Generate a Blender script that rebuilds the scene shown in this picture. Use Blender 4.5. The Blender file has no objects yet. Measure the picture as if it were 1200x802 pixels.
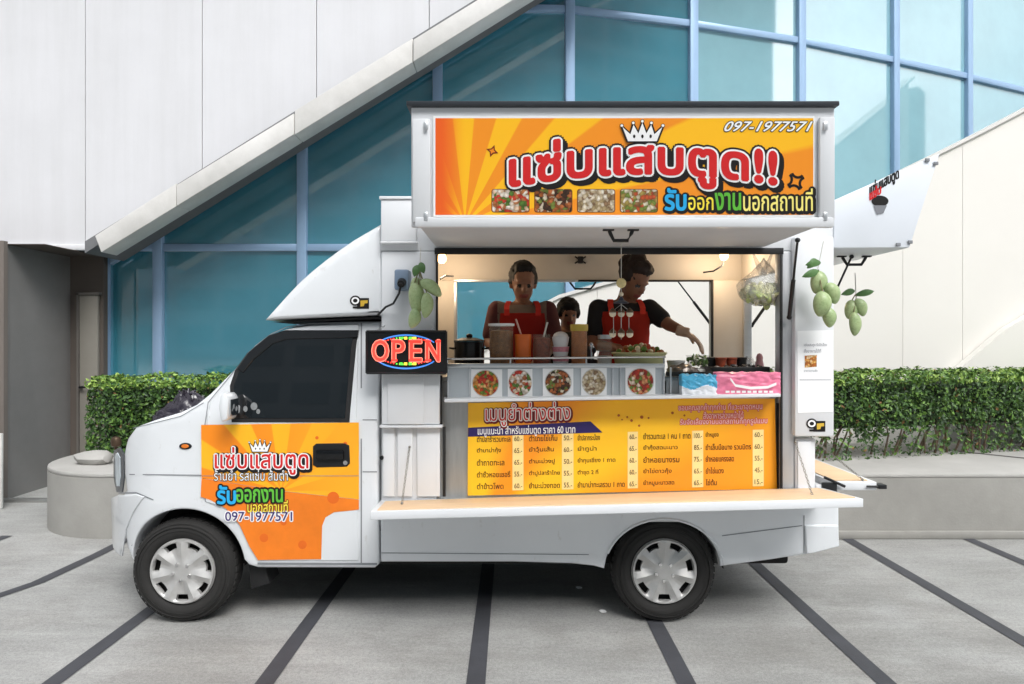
import bpy, bmesh, math, random
from mathutils import Vector, Matrix, Euler, noise as mnoise
from mathutils.geometry import delaunay_2d_cdt, tessellate_polygon

RN = random.Random(11)
sc = bpy.context.scene
COL = sc.collection
rad = math.radians

# ------------------------------------------------------------------ camera, sky, sun, exposure
cam_d = bpy.data.cameras.new('camera')
cam_d.lens = 24.0
cam_d.sensor_width = 36.0
cam_d.clip_start = 0.05
cam_d.clip_end = 2000
cam = bpy.data.objects.new('camera', cam_d)
cam.location = (0, 0, 1.5)
cam.rotation_euler = (rad(90), 0, 0)
COL.objects.link(cam)
sc.camera = cam

SUN_EL, SUN_AZ = 47.0, 157.0          # azimuth clockwise from +Y: behind the camera, to its right
w = bpy.data.worlds.new('World')
sc.world = w
w.use_nodes = True
nt = w.node_tree
bg = nt.nodes['Background']
sky = nt.nodes.new('ShaderNodeTexSky')
sky.sky_type = 'NISHITA'
sky.sun_disc = False
sky.sun_elevation = rad(SUN_EL)
sky.sun_rotation = rad(SUN_AZ)
sky.air_density = 1.0
sky.dust_density = 4.0
sky.ozone_density = 1.0
# thin bright cloud over the sky
tcw = nt.nodes.new('ShaderNodeTexCoord')
mpw = nt.nodes.new('ShaderNodeMapping')
mpw.inputs['Scale'].default_value = (1.0, 1.0, 2.4)
nzw = nt.nodes.new('ShaderNodeTexNoise')
nzw.inputs['Scale'].default_value = 2.2
nzw.inputs['Detail'].default_value = 6
rpw = nt.nodes.new('ShaderNodeValToRGB')
rpw.color_ramp.elements[0].position = 0.30
rpw.color_ramp.elements[0].color = (0.55, 0.55, 0.55, 1)
rpw.color_ramp.elements[1].position = 0.62
rpw.color_ramp.elements[1].color = (0.97, 0.97, 0.97, 1)
bwn = nt.nodes.new('ShaderNodeRGBToBW')
mul = nt.nodes.new('ShaderNodeVectorMath')
mul.operation = 'MULTIPLY'
mul.inputs[1].default_value = (3.0, 3.05, 3.12)
mxw = nt.nodes.new('ShaderNodeMixRGB')
L = nt.links.new
L(tcw.outputs['Generated'], mpw.inputs['Vector'])
L(mpw.outputs['Vector'], nzw.inputs['Vector'])
L(nzw.outputs['Fac'], rpw.inputs['Fac'])
L(sky.outputs['Color'], bwn.inputs['Color'])
L(bwn.outputs['Val'], mul.inputs[0])
L(rpw.outputs['Color'], mxw.inputs['Fac'])
L(sky.outputs['Color'], mxw.inputs['Color1'])
L(mul.outputs['Vector'], mxw.inputs['Color2'])
L(mxw.outputs['Color'], bg.inputs['Color'])
bg.inputs['Strength'].default_value = 0.10

sun_d = bpy.data.lights.new('sun', 'SUN')
sun_d.energy = 1.0
sun_d.angle = rad(25)
sun_d.color = (1.0, 0.95, 0.88)
sun = bpy.data.objects.new('sun', sun_d)
sdir = Vector((math.sin(rad(SUN_AZ)) * math.cos(rad(SUN_EL)), math.cos(rad(SUN_AZ)) * math.cos(rad(SUN_EL)), math.sin(rad(SUN_EL))))
sun.rotation_euler = sdir.to_track_quat('Z', 'Y').to_euler()
sun.location = sdir * 30
COL.objects.link(sun)

vs = sc.view_settings
vs.view_transform = 'Standard'
vs.look = 'None'
vs.exposure = 0.38
vs.gamma = 1.0
vs.use_curve_mapping = False
sc.render.engine = 'CYCLES'
sc.cycles.max_bounces = 8
sc.cycles.transparent_max_bounces = 12
sc.cycles.use_denoising = True

# ------------------------------------------------------------------ helpers
F = 800.0
G = -0.035         # ground level (the camera stands 1.535 m above it)
N = 3.70          # near side plane of the truck
FY = 8.80         # near y + far y (mirror about 4.40)


def P(px, py, Y=N):
    return ((px - 600) / F * Y, 1.5 + (401 - py) / F * Y)


def W(px, py, Y):
    return Vector(((px - 600) / F * Y, Y, 1.5 + (401 - py) / F * Y))


def on(px, py, surf):
    Y = N
    for _ in range(12):
        X, Z = P(px, py, Y)
        Y = surf(X, Z)
    return P(px, py, Y)


def lin(c):
    def f(v):
        v = v / 255.0
        return v / 12.92 if v <= 0.04045 else ((v + 0.055) / 1.055) ** 2.4
    return (f(c[0]), f(c[1]), f(c[2]), 1.0)


MATS = {}


def M(name, col, rough=0.5, metal=0.0, var=0.08, scale=6.0, bump=0.0, bscale=60.0, coat=0.0, spec=0.5,
      emis=None, estr=0.0, trans=0.0, alpha=1.0, stain=0.0, stretch=(1, 1, 1), ior=1.45, sss=0.0):
    """procedural principled material; col is sRGB 0-255 of the surface colour"""
    if name in MATS:
        return MATS[name]
    m = bpy.data.materials.new(name)
    m.use_nodes = True
    t = m.node_tree
    b = t.nodes['Principled BSDF']
    c = lin(col)
    b.inputs['Roughness'].default_value = rough
    b.inputs['Metallic'].default_value = metal
    b.inputs['Coat Weight'].default_value = coat
    b.inputs['Coat Roughness'].default_value = 0.08
    b.inputs['Specular IOR Level'].default_value = spec
    b.inputs['Transmission Weight'].default_value = trans
    b.inputs['Alpha'].default_value = alpha
    b.inputs['IOR'].default_value = ior
    if emis:
        b.inputs['Emission Color'].default_value = lin(emis)
        b.inputs['Emission Strength'].default_value = estr
    tc = t.nodes.new('ShaderNodeTexCoord')
    mp = t.nodes.new('ShaderNodeMapping')
    mp.inputs['Scale'].default_value = stretch
    t.links.new(tc.outputs['Object'], mp.inputs['Vector'])
    nz = t.nodes.new('ShaderNodeTexNoise')
    nz.inputs['Scale'].default_value = scale
    nz.inputs['Detail'].default_value = 7
    nz.inputs['Roughness'].default_value = 0.62
    t.links.new(mp.outputs['Vector'], nz.inputs['Vector'])
    rp = t.nodes.new('ShaderNodeValToRGB')
    rp.color_ramp.elements[0].position = 0.28
    rp.color_ramp.elements[1].position = 0.72
    lo, hi = 1 - var, 1 + var
    rp.color_ramp.elements[0].color = (c[0] * lo, c[1] * lo, c[2] * lo, 1)
    rp.color_ramp.elements[1].color = (min(1, c[0] * hi), min(1, c[1] * hi), min(1, c[2] * hi), 1)
    t.links.new(nz.outputs['Fac'], rp.inputs['Fac'])
    out = rp.outputs['Color']
    if stain > 0:
        n2 = t.nodes.new('ShaderNodeTexNoise')
        n2.inputs['Scale'].default_value = scale * 0.35
        n2.inputs['Detail'].default_value = 8
        n2.inputs['Roughness'].default_value = 0.7
        t.links.new(mp.outputs['Vector'], n2.inputs['Vector'])
        r2 = t.nodes.new('ShaderNodeValToRGB')
        r2.color_ramp.elements[0].position = 0.35
        r2.color_ramp.elements[0].color = (1 - stain, 1 - stain, 1 - stain * 1.05, 1)
        r2.color_ramp.elements[1].position = 0.6
        r2.color_ramp.elements[1].color = (1, 1, 1, 1)
        t.links.new(n2.outputs['Fac'], r2.inputs['Fac'])
        mx = t.nodes.new('ShaderNodeMixRGB')
        mx.blend_type = 'MULTIPLY'
        mx.inputs['Fac'].default_value = 1
        t.links.new(out, mx.inputs['Color1'])
        t.links.new(r2.outputs['Color'], mx.inputs['Color2'])
        out = mx.outputs['Color']
    t.links.new(out, b.inputs['Base Color'])
    # roughness breaks up a little everywhere
    mr = t.nodes.new('ShaderNodeMapRange')
    mr.inputs['To Min'].default_value = max(0.02, rough * 0.85)
    mr.inputs['To Max'].default_value = min(1, rough * 1.18)
    t.links.new(nz.outputs['Fac'], mr.inputs['Value'])
    t.links.new(mr.outputs['Result'], b.inputs['Roughness'])
    if bump > 0:
        n3 = t.nodes.new('ShaderNodeTexNoise')
        n3.inputs['Scale'].default_value = bscale
        n3.inputs['Detail'].default_value = 6
        t.links.new(mp.outputs['Vector'], n3.inputs['Vector'])
        bp = t.nodes.new('ShaderNodeBump')
        bp.inputs['Strength'].default_value = bump
        bp.inputs['Distance'].default_value = 0.01
        t.links.new(n3.outputs['Fac'], bp.inputs['Height'])
        t.links.new(bp.outputs['Normal'], b.inputs['Normal'])
    MATS[name] = m
    return m


def overlay(m, scale, stretch, lo, hi, p0=.35, p1=.65, detail=6, bump=0.0, kind='noise'):
    """one more procedural layer multiplied over a material's colour (grit, streaks, stains)"""
    t = m.node_tree
    b = t.nodes['Principled BSDF']
    src = b.inputs['Base Color'].links[0].from_socket
    tc = t.nodes.new('ShaderNodeTexCoord')
    mp = t.nodes.new('ShaderNodeMapping')
    mp.inputs['Scale'].default_value = stretch
    t.links.new(tc.outputs['Object'], mp.inputs['Vector'])
    nz = t.nodes.new('ShaderNodeTexNoise')
    nz.inputs['Scale'].default_value = scale
    nz.inputs['Detail'].default_value = detail
    nz.inputs['Roughness'].default_value = .65
    t.links.new(mp.outputs['Vector'], nz.inputs['Vector'])
    rp = t.nodes.new('ShaderNodeValToRGB')
    rp.color_ramp.elements[0].position = p0
    rp.color_ramp.elements[1].position = p1
    rp.color_ramp.elements[0].color = tuple(lo) + (1,)
    rp.color_ramp.elements[1].color = tuple(hi) + (1,)
    t.links.new(nz.outputs['Fac'], rp.inputs['Fac'])
    mx = t.nodes.new('ShaderNodeMixRGB')
    mx.blend_type = 'MULTIPLY'
    mx.inputs['Fac'].default_value = 1
    t.links.new(src, mx.inputs['Color1'])
    t.links.new(rp.outputs['Color'], mx.inputs['Color2'])
    t.links.new(mx.outputs['Color'], b.inputs['Base Color'])
    return m


def ray_mat(name, cx, cz, n, c1, c2, c3, glow, soft=0.06, twist=0.0):
    """printed vinyl: two-tone sun rays around (cx, cz) with a third colour taking over towards one side"""
    m = bpy.data.materials.new(name)
    m.use_nodes = True
    t = m.node_tree
    b = t.nodes['Principled BSDF']
    b.inputs['Roughness'].default_value = 0.38
    tc = t.nodes.new('ShaderNodeTexCoord')
    sp = t.nodes.new('ShaderNodeSeparateXYZ')
    t.links.new(tc.outputs['Object'], sp.inputs['Vector'])

    def mth(op, a, b2=None):
        nd = t.nodes.new('ShaderNodeMath')
        nd.operation = op
        for i, v in enumerate((a, b2)):
            if v is None:
                continue
            if isinstance(v, (int, float)):
                nd.inputs[i].default_value = v
            else:
                t.links.new(v, nd.inputs[i])
        return nd.outputs[0]
    dx = mth('SUBTRACT', sp.outputs['X'], cx)
    dz = mth('SUBTRACT', sp.outputs['Z'], cz)
    an = mth('ARCTAN2', dz, dx)
    rr = mth('POWER', mth('ADD', mth('MULTIPLY', dx, dx), mth('MULTIPLY', dz, dz)), 0.5)
    sn = mth('SINE', mth('ADD', mth('MULTIPLY', an, n), mth('MULTIPLY', rr, twist)))
    rp = t.nodes.new('ShaderNodeValToRGB')
    rp.color_ramp.elements[0].position = 0.5 - soft
    rp.color_ramp.elements[0].color = lin(c1)
    rp.color_ramp.elements[1].position = 0.5 + soft
    rp.color_ramp.elements[1].color = lin(c2)
    t.links.new(mth('ADD', mth('MULTIPLY', sn, 0.5), 0.5), rp.inputs['Fac'])
    g0, g1 = glow
    mr = t.nodes.new('ShaderNodeMapRange')
    mr.interpolation_type = 'SMOOTHSTEP'
    mr.inputs['From Min'].default_value = g0
    mr.inputs['From Max'].default_value = g1
    t.links.new(sp.outputs['X'], mr.inputs['Value'])
    mx = t.nodes.new('ShaderNodeMixRGB')
    t.links.new(mr.outputs['Result'], mx.inputs['Fac'])
    t.links.new(rp.outputs['Color'], mx.inputs['Color1'])
    mx.inputs['Color2'].default_value = lin(c3)
    t.links.new(mx.outputs['Color'], b.inputs['Base Color'])
    return m


def food_mat(name, pal, scale=60.0):
    """printed photograph of a dish: many small coloured morsels"""
    m = bpy.data.materials.new(name)
    m.use_nodes = True
    t = m.node_tree
    b = t.nodes['Principled BSDF']
    b.inputs['Roughness'].default_value = 0.35
    tc = t.nodes.new('ShaderNodeTexCoord')
    nz = t.nodes.new('ShaderNodeTexNoise')
    nz.inputs['Scale'].default_value = scale * 0.6
    vm = t.nodes.new('ShaderNodeVectorMath')
    vm.operation = 'MULTIPLY_ADD'
    vm.inputs[1].default_value = (0.02, 0.02, 0.02)
    t.links.new(tc.outputs['Object'], nz.inputs['Vector'])
    t.links.new(nz.outputs['Color'], vm.inputs[0])
    t.links.new(tc.outputs['Object'], vm.inputs[2])
    vo = t.nodes.new('ShaderNodeTexVoronoi')
    vo.inputs['Scale'].default_value = scale
    t.links.new(vm.outputs['Vector'], vo.inputs['Vector'])
    sp = t.nodes.new('ShaderNodeSeparateColor')
    t.links.new(vo.outputs['Color'], sp.inputs['Color'])
    rp = t.nodes.new('ShaderNodeValToRGB')
    rp.color_ramp.interpolation = 'CONSTANT'
    els = rp.color_ramp.elements
    while len(els) < len(pal):
        els.new(0.5)
    for i, c in enumerate(pal):
        els[i].position = i / len(pal)
        els[i].color = lin(c)
    t.links.new(sp.outputs['Red'], rp.inputs['Fac'])
    r2 = t.nodes.new('ShaderNodeValToRGB')
    r2.color_ramp.elements[0].color = (1.1, 1.1, 1.1, 1)
    r2.color_ramp.elements[1].position = 0.75
    r2.color_ramp.elements[1].color = (0.45, 0.4, 0.35, 1)
    t.links.new(vo.outputs['Distance'], r2.inputs['Fac'])
    mx = t.nodes.new('ShaderNodeMixRGB')
    mx.blend_type = 'MULTIPLY'
    mx.inputs['Fac'].default_value = 1
    t.links.new(rp.outputs['Color'], mx.inputs['Color1'])
    t.links.new(r2.outputs['Color'], mx.inputs['Color2'])
    t.links.new(mx.outputs['Color'], b.inputs['Base Color'])
    return m


def thing(name, label, cat, loc=(0, 0, 0), group=None):
    o = bpy.data.objects.new(name, None)
    o.empty_display_size = 0.2
    o.location = loc
    o['label'] = label
    o['category'] = cat
    if group:
        o['group'] = group
    COL.objects.link(o)
    return o


def rootloc(o):
    while o.parent:
        o = o.parent
    return Vector(o.location)


def obj(name, bm, mats, parent=None, smooth=35, recalc=True, label=None):
    """link bm (world coordinates) as one mesh object"""
    if not isinstance(mats, (list, tuple)):
        mats = [mats]
    if recalc:
        bmesh.ops.recalc_face_normals(bm, faces=bm.faces)
    if parent is None:
        xs = [v.co for v in bm.verts]
        org = Vector((sum(v.x for v in xs) / len(xs), sum(v.y for v in xs) / len(xs), min(v.z for v in xs)))
    else:
        org = rootloc(parent)
    bmesh.ops.translate(bm, verts=bm.verts, vec=-org)
    me = bpy.data.meshes.new(name)
    bm.to_mesh(me)
    bm.free()
    for m in mats:
        me.materials.append(m)
    if smooth:
        me.shade_smooth()
        me.set_sharp_from_angle(angle=rad(smooth))
    o = bpy.data.objects.new(name, me)
    COL.objects.link(o)
    if parent is None:
        o.location = org
    else:
        o.parent = parent
    if label:
        o['label'] = label
    return o


def solo(name, bm, mats, label, cat, group=None, smooth=35):
    o = obj(name, bm, mats, None, smooth)
    o['label'] = label
    o['category'] = cat
    if group:
        o['group'] = group
    return o


def struct(name, bm, mats, smooth=35, kind='structure', recalc=True):
    o = obj(name, bm, mats, None, smooth, recalc)
    o['kind'] = kind
    return o


def B():
    return bmesh.new()


def merge(bm, tb, mi=0):
    for f in tb.faces:
        f.material_index = mi
    me = bpy.data.meshes.new('tmp')
    tb.to_mesh(me)
    tb.free()
    bm.from_mesh(me)
    bpy.data.meshes.remove(me)
    return bm


def bev(tb, r, seg=2, ang=30):
    if r <= 0:
        return
    tb.edges.ensure_lookup_table()
    es = [e for e in tb.edges if len(e.link_faces) == 2 and e.calc_face_angle(0) > rad(ang)]
    bmesh.ops.bevel(tb, geom=es, offset=r, segments=seg, affect='EDGES', profile=0.5, clamp_overlap=True)


def box(bm, x0, x1, y0, y1, z0, z1, r=0.0, mi=0, seg=2, mat=None):
    tb = bmesh.new()
    vs_ = [tb.verts.new((x, y, z)) for x in (x0, x1) for y in (y0, y1) for z in (z0, z1)]
    for f in ((0, 1, 3, 2), (4, 6, 7, 5), (0, 4, 5, 1), (2, 3, 7, 6), (0, 2, 6, 4), (1, 5, 7, 3)):
        tb.faces.new([vs_[i] for i in f])
    bmesh.ops.recalc_face_normals(tb, faces=tb.faces)
    bev(tb, r, seg)
    if mat is not None:
        tb.transform(mat)
    return merge(bm, tb, mi)


def slab4(bm, pts, vec, r=0.0, mi=0):
    """a quad swept along vec"""
    tb = bmesh.new()
    a = [tb.verts.new(Vector(p)) for p in pts]
    c = [tb.verts.new(Vector(p) + Vector(vec)) for p in pts]
    n = len(a)
    tb.faces.new(a)
    tb.faces.new(c[::-1])
    for i in range(n):
        tb.faces.new((a[i], c[i], c[(i + 1) % n], a[(i + 1) % n]))
    bmesh.ops.recalc_face_normals(tb, faces=tb.faces)
    bev(tb, r)
    return merge(bm, tb, mi)


def prism(bm, pts, axis, a0, a1, r=0.0, mi=0, seg=2):
    mk = {'x': lambda p, a: (a, p[0], p[1]), 'y': lambda p, a: (p[0], a, p[1]), 'z': lambda p, a: (p[0], p[1], a)}[axis]
    d = Vector(mk((0, 0), a1)) - Vector(mk((0, 0), a0))
    return slab4(bm, [mk(p, a0) for p in pts], d, r, mi)


def plate(bm, pts_px, Y, th, r=0.0, mi=0):
    """photo outline given its own depth: front face at Y, th thick"""
    return prism(bm, [P(x, y, Y) for x, y in pts_px], 'y', Y, Y + th, r, mi)


def rect(x0, y0, x1, y1):
    return [(x0, y0), (x1, y0), (x1, y1), (x0, y1)]


def ring_pts(c, ax, r, seg, ph=0.0):
    ax = Vector(ax).normalized()
    u = ax.orthogonal().normalized()
    v = ax.cross(u)
    return [Vector(c) + r * (math.cos(ph + 2 * math.pi * i / seg) * u + math.sin(ph + 2 * math.pi * i / seg) * v) for i in range(seg)]


def cyl(bm, p0, p1, r0, r1=None, seg=16, mi=0, r=0.0):
    r1 = r0 if r1 is None else r1
    tb = bmesh.new()
    ax = Vector(p1) - Vector(p0)
    a = [tb.verts.new(p) for p in ring_pts(p0, ax, r0, seg)]
    c = [tb.verts.new(p) for p in ring_pts(p1, ax, r1, seg)]
    for i in range(seg):
        tb.faces.new((a[i], a[(i + 1) % seg], c[(i + 1) % seg], c[i]))
    tb.faces.new(a[::-1])
    tb.faces.new(c)
    bev(tb, r)
    return merge(bm, tb, mi)


def tube(bm, pts, r, seg=8, mi=0):
    pts = [Vector(p) for p in pts]
    tb = bmesh.new()
    rows = []
    for i, p in enumerate(pts):
        d = pts[min(i + 1, len(pts) - 1)] - pts[max(i - 1, 0)]
        rr = r[i] if isinstance(r, (list, tuple)) else r
        d.normalize()
        ref = Vector((0.13, 0.31, 0.94)) if abs(d.z) < 0.9 else Vector((0.9, 0.3, 0.1))
        u = d.cross(ref).normalized()
        v = d.cross(u)
        rows.append([tb.verts.new(p + rr * (math.cos(2 * math.pi * k / seg) * u + math.sin(2 * math.pi * k / seg) * v)) for k in range(seg)])
    for a, c in zip(rows, rows[1:]):
        for k in range(seg):
            tb.faces.new((a[k], a[(k + 1) % seg], c[(k + 1) % seg], c[k]))
    tb.faces.new(rows[0][::-1])
    tb.faces.new(rows[-1])
    bmesh.ops.recalc_face_normals(tb, faces=tb.faces)
    return merge(bm, tb, mi)


def ball(bm, c, r, mi=0, u=16, v=10, rot=None):
    tb = bmesh.new()
    bmesh.ops.create_uvsphere(tb, u_segments=u, v_segments=v, radius=1)
    rr = r if isinstance(r, (list, tuple)) else (r, r, r)
    m = Matrix.Diagonal((rr[0], rr[1], rr[2], 1))
    if rot is not None:
        m = rot.to_4x4() @ m
    tb.transform(Matrix.Translation(Vector(c)) @ m)
    return merge(bm, tb, mi)


def lathe(bm, prof, c, axis='z', seg=32, mi=0, closed=False):
    """prof: (radius, along axis)"""
    tb = bmesh.new()
    rows = []
    for r, h in prof:
        row = []
        for k in range(seg):
            a = 2 * math.pi * k / seg
            x, y = r * math.cos(a), r * math.sin(a)
            p = (x, y, h) if axis == 'z' else (x, h, y)
            row.append(tb.verts.new(Vector(c) + Vector(p)))
        rows.append(row)
    pairs = list(zip(rows, rows[1:])) + ([(rows[-1], rows[0])] if closed else [])
    for a, b2 in pairs:
        for k in range(seg):
            tb.faces.new((a[k], a[(k + 1) % seg], b2[(k + 1) % seg], b2[k]))
    if not closed:
        tb.faces.new(rows[0])
        tb.faces.new(rows[-1])
    bmesh.ops.remove_doubles(tb, verts=tb.verts, dist=1e-6)
    bmesh.ops.recalc_face_normals(tb, faces=tb.faces)
    return merge(bm, tb, mi)


# ---- draped skins: an outline in X-Z laid on a curved side surface
def _inset(poly, d, wts):
    n = len(poly)
    area = sum(poly[i][0] * poly[(i + 1) % n][1] - poly[(i + 1) % n][0] * poly[i][1] for i in range(n))
    s = 1 if area > 0 else -1
    out = []
    for i in range(n):
        a, p, c = Vector(poly[i - 1]), Vector(poly[i]), Vector(poly[(i + 1) % n])
        e1, e2 = (p - a).normalized(), (c - p).normalized()
        n1, n2 = Vector((-e1.y, e1.x)) * s, Vector((-e2.y, e2.x)) * s
        nn = (n1 + n2)
        if nn.length < 1e-6:
            nn = n1
        nn.normalize()
        k = 1 / max(0.5, nn.dot(n1))
        out.append(p + nn * d * k * wts[i])
    return out


def drape(poly, wts, rings, surf, step=0.07):
    """planar rings (inset d, relief delta) -> triangulated, cut on a grid, laid on surf"""
    tb = bmesh.new()
    rows = []
    for d, dl in rings:
        q = _inset(poly, d, wts) if d > 0 else [Vector(p) for p in poly]
        rows.append([tb.verts.new((p.x, dl * wts[i], p.y)) for i, p in enumerate(q)])
    n = len(poly)
    for a, c in zip(rows, rows[1:]):
        for i in range(n):
            tb.faces.new((a[i], a[(i + 1) % n], c[(i + 1) % n], c[i]))
    bmesh.ops.triangulate(tb, faces=tb.faces)
    for t in tessellate_polygon([[Vector((q.co.x, q.co.z, 0)) for q in rows[-1]]]):
        tb.faces.new([rows[-1][i] for i in t])
    if step:
        for ax in (0, 2):
            lo = min(v.co[ax] for v in tb.verts)
            hi = max(v.co[ax] for v in tb.verts)
            k = math.floor(lo / step) + 1
            while k * step < hi:
                no = Vector((0, 0, 0))
                no[ax] = 1
                bmesh.ops.bisect_plane(tb, geom=list(tb.verts) + list(tb.edges) + list(tb.faces), dist=1e-5, plane_co=no * (k * step), plane_no=no)
                k += 1
    for v in tb.verts:
        v.co.y += surf(v.co.x, v.co.z)
    return tb


def rslab(bm, poly, wts, surf, rr=0.05, step=0.07, far=True, depth=0.3, mi=0):
    rings = [(0, rr), (rr * .15, rr * .52), (rr * .45, rr * .18), (rr, 0)]
    tb = drape(poly, wts, rings, surf, step)
    bmesh.ops.recalc_face_normals(tb, faces=tb.faces)
    bd = [e for e in tb.edges if len(e.link_faces) == 1]
    vm = {}
    for v in list(tb.verts):
        y2 = FY - v.co.y if far else None
        vm[v] = None
    cop = {}
    bverts = {v for e in bd for v in e.verts}
    src = list(tb.verts) if far else list(bverts)
    faces = list(tb.faces)
    for v in src:
        y2 = FY - v.co.y if far else v.co.y + depth
        cop[v] = tb.verts.new((v.co.x, y2, v.co.z))
    if far:
        for f in faces:
            tb.faces.new([cop[v] for v in reversed(f.verts)])
    for e in bd:
        a, c = e.verts
        tb.faces.new((a, c, cop[c], cop[a]))
    bmesh.ops.recalc_face_normals(tb, faces=tb.faces)
    return merge(bm, tb, mi)


def skin(bm, poly_px, surf, h, b=0.004, mi=0, step=0.07, sink=0.006):
    poly = [on(x, y, surf) for x, y in poly_px]
    wts = [1] * len(poly)
    tb = drape(poly, wts, [(0, sink), (0.0005, -h + b), (b, -h)], surf, step)
    return merge(bm, tb, mi)


def ribbon(bm, pts_px, surf, wd=0.006, h=0.002, mi=0):
    """thin line laid on a surface (a panel gap or the shade of a crease)"""
    tb = bmesh.new()
    pp = []
    for (a, c) in zip(pts_px, pts_px[1:]):
        k = 4
        for i in range(k):
            pp.append((a[0] + (c[0] - a[0]) * i / k, a[1] + (c[1] - a[1]) * i / k))
    pp.append(pts_px[-1])
    q = [Vector(on(x, y, surf)) for x, y in pp]
    L_, R_ = [], []
    for i, p in enumerate(q):
        d = q[min(i + 1, len(q) - 1)] - q[max(i - 1, 0)]
        d.normalize()
        nn = Vector((-d.y, d.x)) * wd / 2
        for s, lst in ((1, L_), (-1, R_)):
            g = p + nn * s
            lst.append(tb.verts.new((g.x, surf(g.x, g.y) - h, g.y)))
    for i in range(len(q) - 1):
        tb.faces.new((L_[i], L_[i + 1], R_[i + 1], R_[i]))
    return merge(bm, tb, mi)


def flat_on(bm, pts_px, surf, h, mi=0):
    tb = bmesh.new()
    vv = []
    for x, y in pts_px:
        X, Z = on(x, y, surf)
        vv.append(tb.verts.new((X, surf(X, Z) - h, Z)))
    for t in tessellate_polygon([[Vector((p[0], p[1], 0)) for p in pts_px]]):
        tb.faces.new([vv[i] for i in t])
    return merge(bm, tb, mi)


def ell(cx, cy, rx, ry, n=24, a0=0.0, a1=2 * math.pi):
    return [(cx + rx * math.cos(a0 + (a1 - a0) * i / n), cy + ry * math.sin(a0 + (a1 - a0) * i / n)) for i in range(n)]


_glyph = {}


def glyphs(s, off, shear=0.0, res=3):
    key = (s, round(off, 4), shear)
    if key not in _glyph:
        cu = bpy.data.curves.new('text', 'FONT')
        cu.body = s
        cu.offset = off
        cu.resolution_u = res
        cu.shear = shear
        cu.fill_mode = 'NONE'
        o = bpy.data.objects.new('text', cu)
        me = o.to_mesh()
        v = [tuple(q.co) for q in me.vertices]
        eds = [tuple(q.vertices) for q in me.edges]
        o.to_mesh_clear()
        bpy.data.objects.remove(o)
        bpy.data.curves.remove(cu)
        # fill the outlines by winding number (letters of this script are drawn with overlapping strokes)
        out = delaunay_2d_cdt([Vector(q[:2]) for q in v], eds, [], 1, 1e-6)
        nv, tris = out[0], out[2]
        segs = [(v[a], v[c]) for a, c in eds]
        f = []
        for t in tris:
            cx = sum(nv[i].x for i in t) / len(t)
            cy = sum(nv[i].y for i in t) / len(t)
            wn = 0
            for a, c in segs:
                if a[1] <= cy < c[1] or c[1] <= cy < a[1]:
                    if a[0] + (cy - a[1]) / (c[1] - a[1]) * (c[0] - a[0]) > cx:
                        wn += 1 if c[1] > a[1] else -1
            if wn:
                f.append(tuple(t))
        v = [(q.x, q.y, 0.0) for q in nv]
        # islands, so that overlapping letters never share one plane
        par = list(range(len(v)))

        def fd(i):
            while par[i] != i:
                par[i] = par[par[i]]
                i = par[i]
            return i
        for q in f:
            for i in q[1:]:
                par[fd(i)] = fd(q[0])
        ids = {}
        isl = [ids.setdefault(fd(i), len(ids)) for i in range(len(v))]
        _glyph[key] = (v, f, isl)
    return _glyph[key]


def text_on(bm, s, rc, surf, layers, warp=None, shear=0.0, base=0.0):
    """writing fitted into the photo rectangle rc = x0, y0, x1, y1; layers = (offset, material index, height, dx px, dy px)"""
    v0, _, _ = glyphs(s, base, shear)
    if not v0:
        return
    mnx, mxx = min(p[0] for p in v0), max(p[0] for p in v0)
    mny, mxy = min(p[1] for p in v0), max(p[1] for p in v0)
    x0, y0, x1, y1 = rc
    v, f, isl = glyphs(s, base, shear)
    em = (y1 - y0) / max(1e-6, mxy - mny)                   # photo pixels per font unit
    for off, mi, h, dx, dy in layers:
        # heavier strokes: the letter laid down several times round a small circle, each a hair prouder
        n = 1 if off <= 0 else (4 if off < .03 else 8 if off < .07 else 14)
        tb = bmesh.new()
        for j in range(n):
            ox = oy = 0.0
            if off > 0:
                ox, oy = off * em * math.cos(2 * math.pi * (j + .5) / n), off * em * math.sin(2 * math.pi * (j + .5) / n)
            vv = []
            for i, p in enumerate(v):
                u = (p[0] - mnx) / (mxx - mnx)
                t = (p[1] - mny) / max(1e-6, mxy - mny)
                px, py = x0 + u * (x1 - x0) + dx + ox, y1 - t * (y1 - y0) + dy + oy
                if warp:
                    px, py = warp(u, px, py)
                X, Z = on(px, py, surf)
                vv.append(tb.verts.new((X, surf(X, Z) - h - 0.00004 * j - 0.00001 * (isl[i] % 3), Z)))
            for q in f:
                try:
                    tb.faces.new([vv[i] for i in q])
                except ValueError:
                    pass
        merge(bm, tb, mi)


def remesh(bm, voxel, smooth=4):
    """union of overlapping closed shapes as one continuous surface"""
    me = bpy.data.meshes.new('tmp')
    bm.to_mesh(me)
    bm.free()
    o = bpy.data.objects.new('tmp', me)
    COL.objects.link(o)
    md = o.modifiers.new('r', 'REMESH')
    md.mode = 'VOXEL'
    md.voxel_size = voxel
    if smooth:
        s = o.modifiers.new('s', 'SMOOTH')
        s.factor = 0.5
        s.iterations = smooth
    dg = bpy.context.evaluated_depsgraph_get()
    me2 = bpy.data.meshes.new_from_object(o.evaluated_get(dg))
    bpy.data.objects.remove(o)
    bpy.data.meshes.remove(me)
    out = bmesh.new()
    out.from_mesh(me2)
    bpy.data.meshes.remove(me2)
    for f in out.faces:
        f.material_index = 0
    return out


def limb(bm, pts, rs, seg=12):
    """tapered limb with round joints"""
    for (a, c, r0, r1) in zip(pts, pts[1:], rs, rs[1:]):
        cyl(bm, a, c, r0, r1, seg)
    for p, r in zip(pts, rs):
        ball(bm, p, r, u=seg, v=8)


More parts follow.
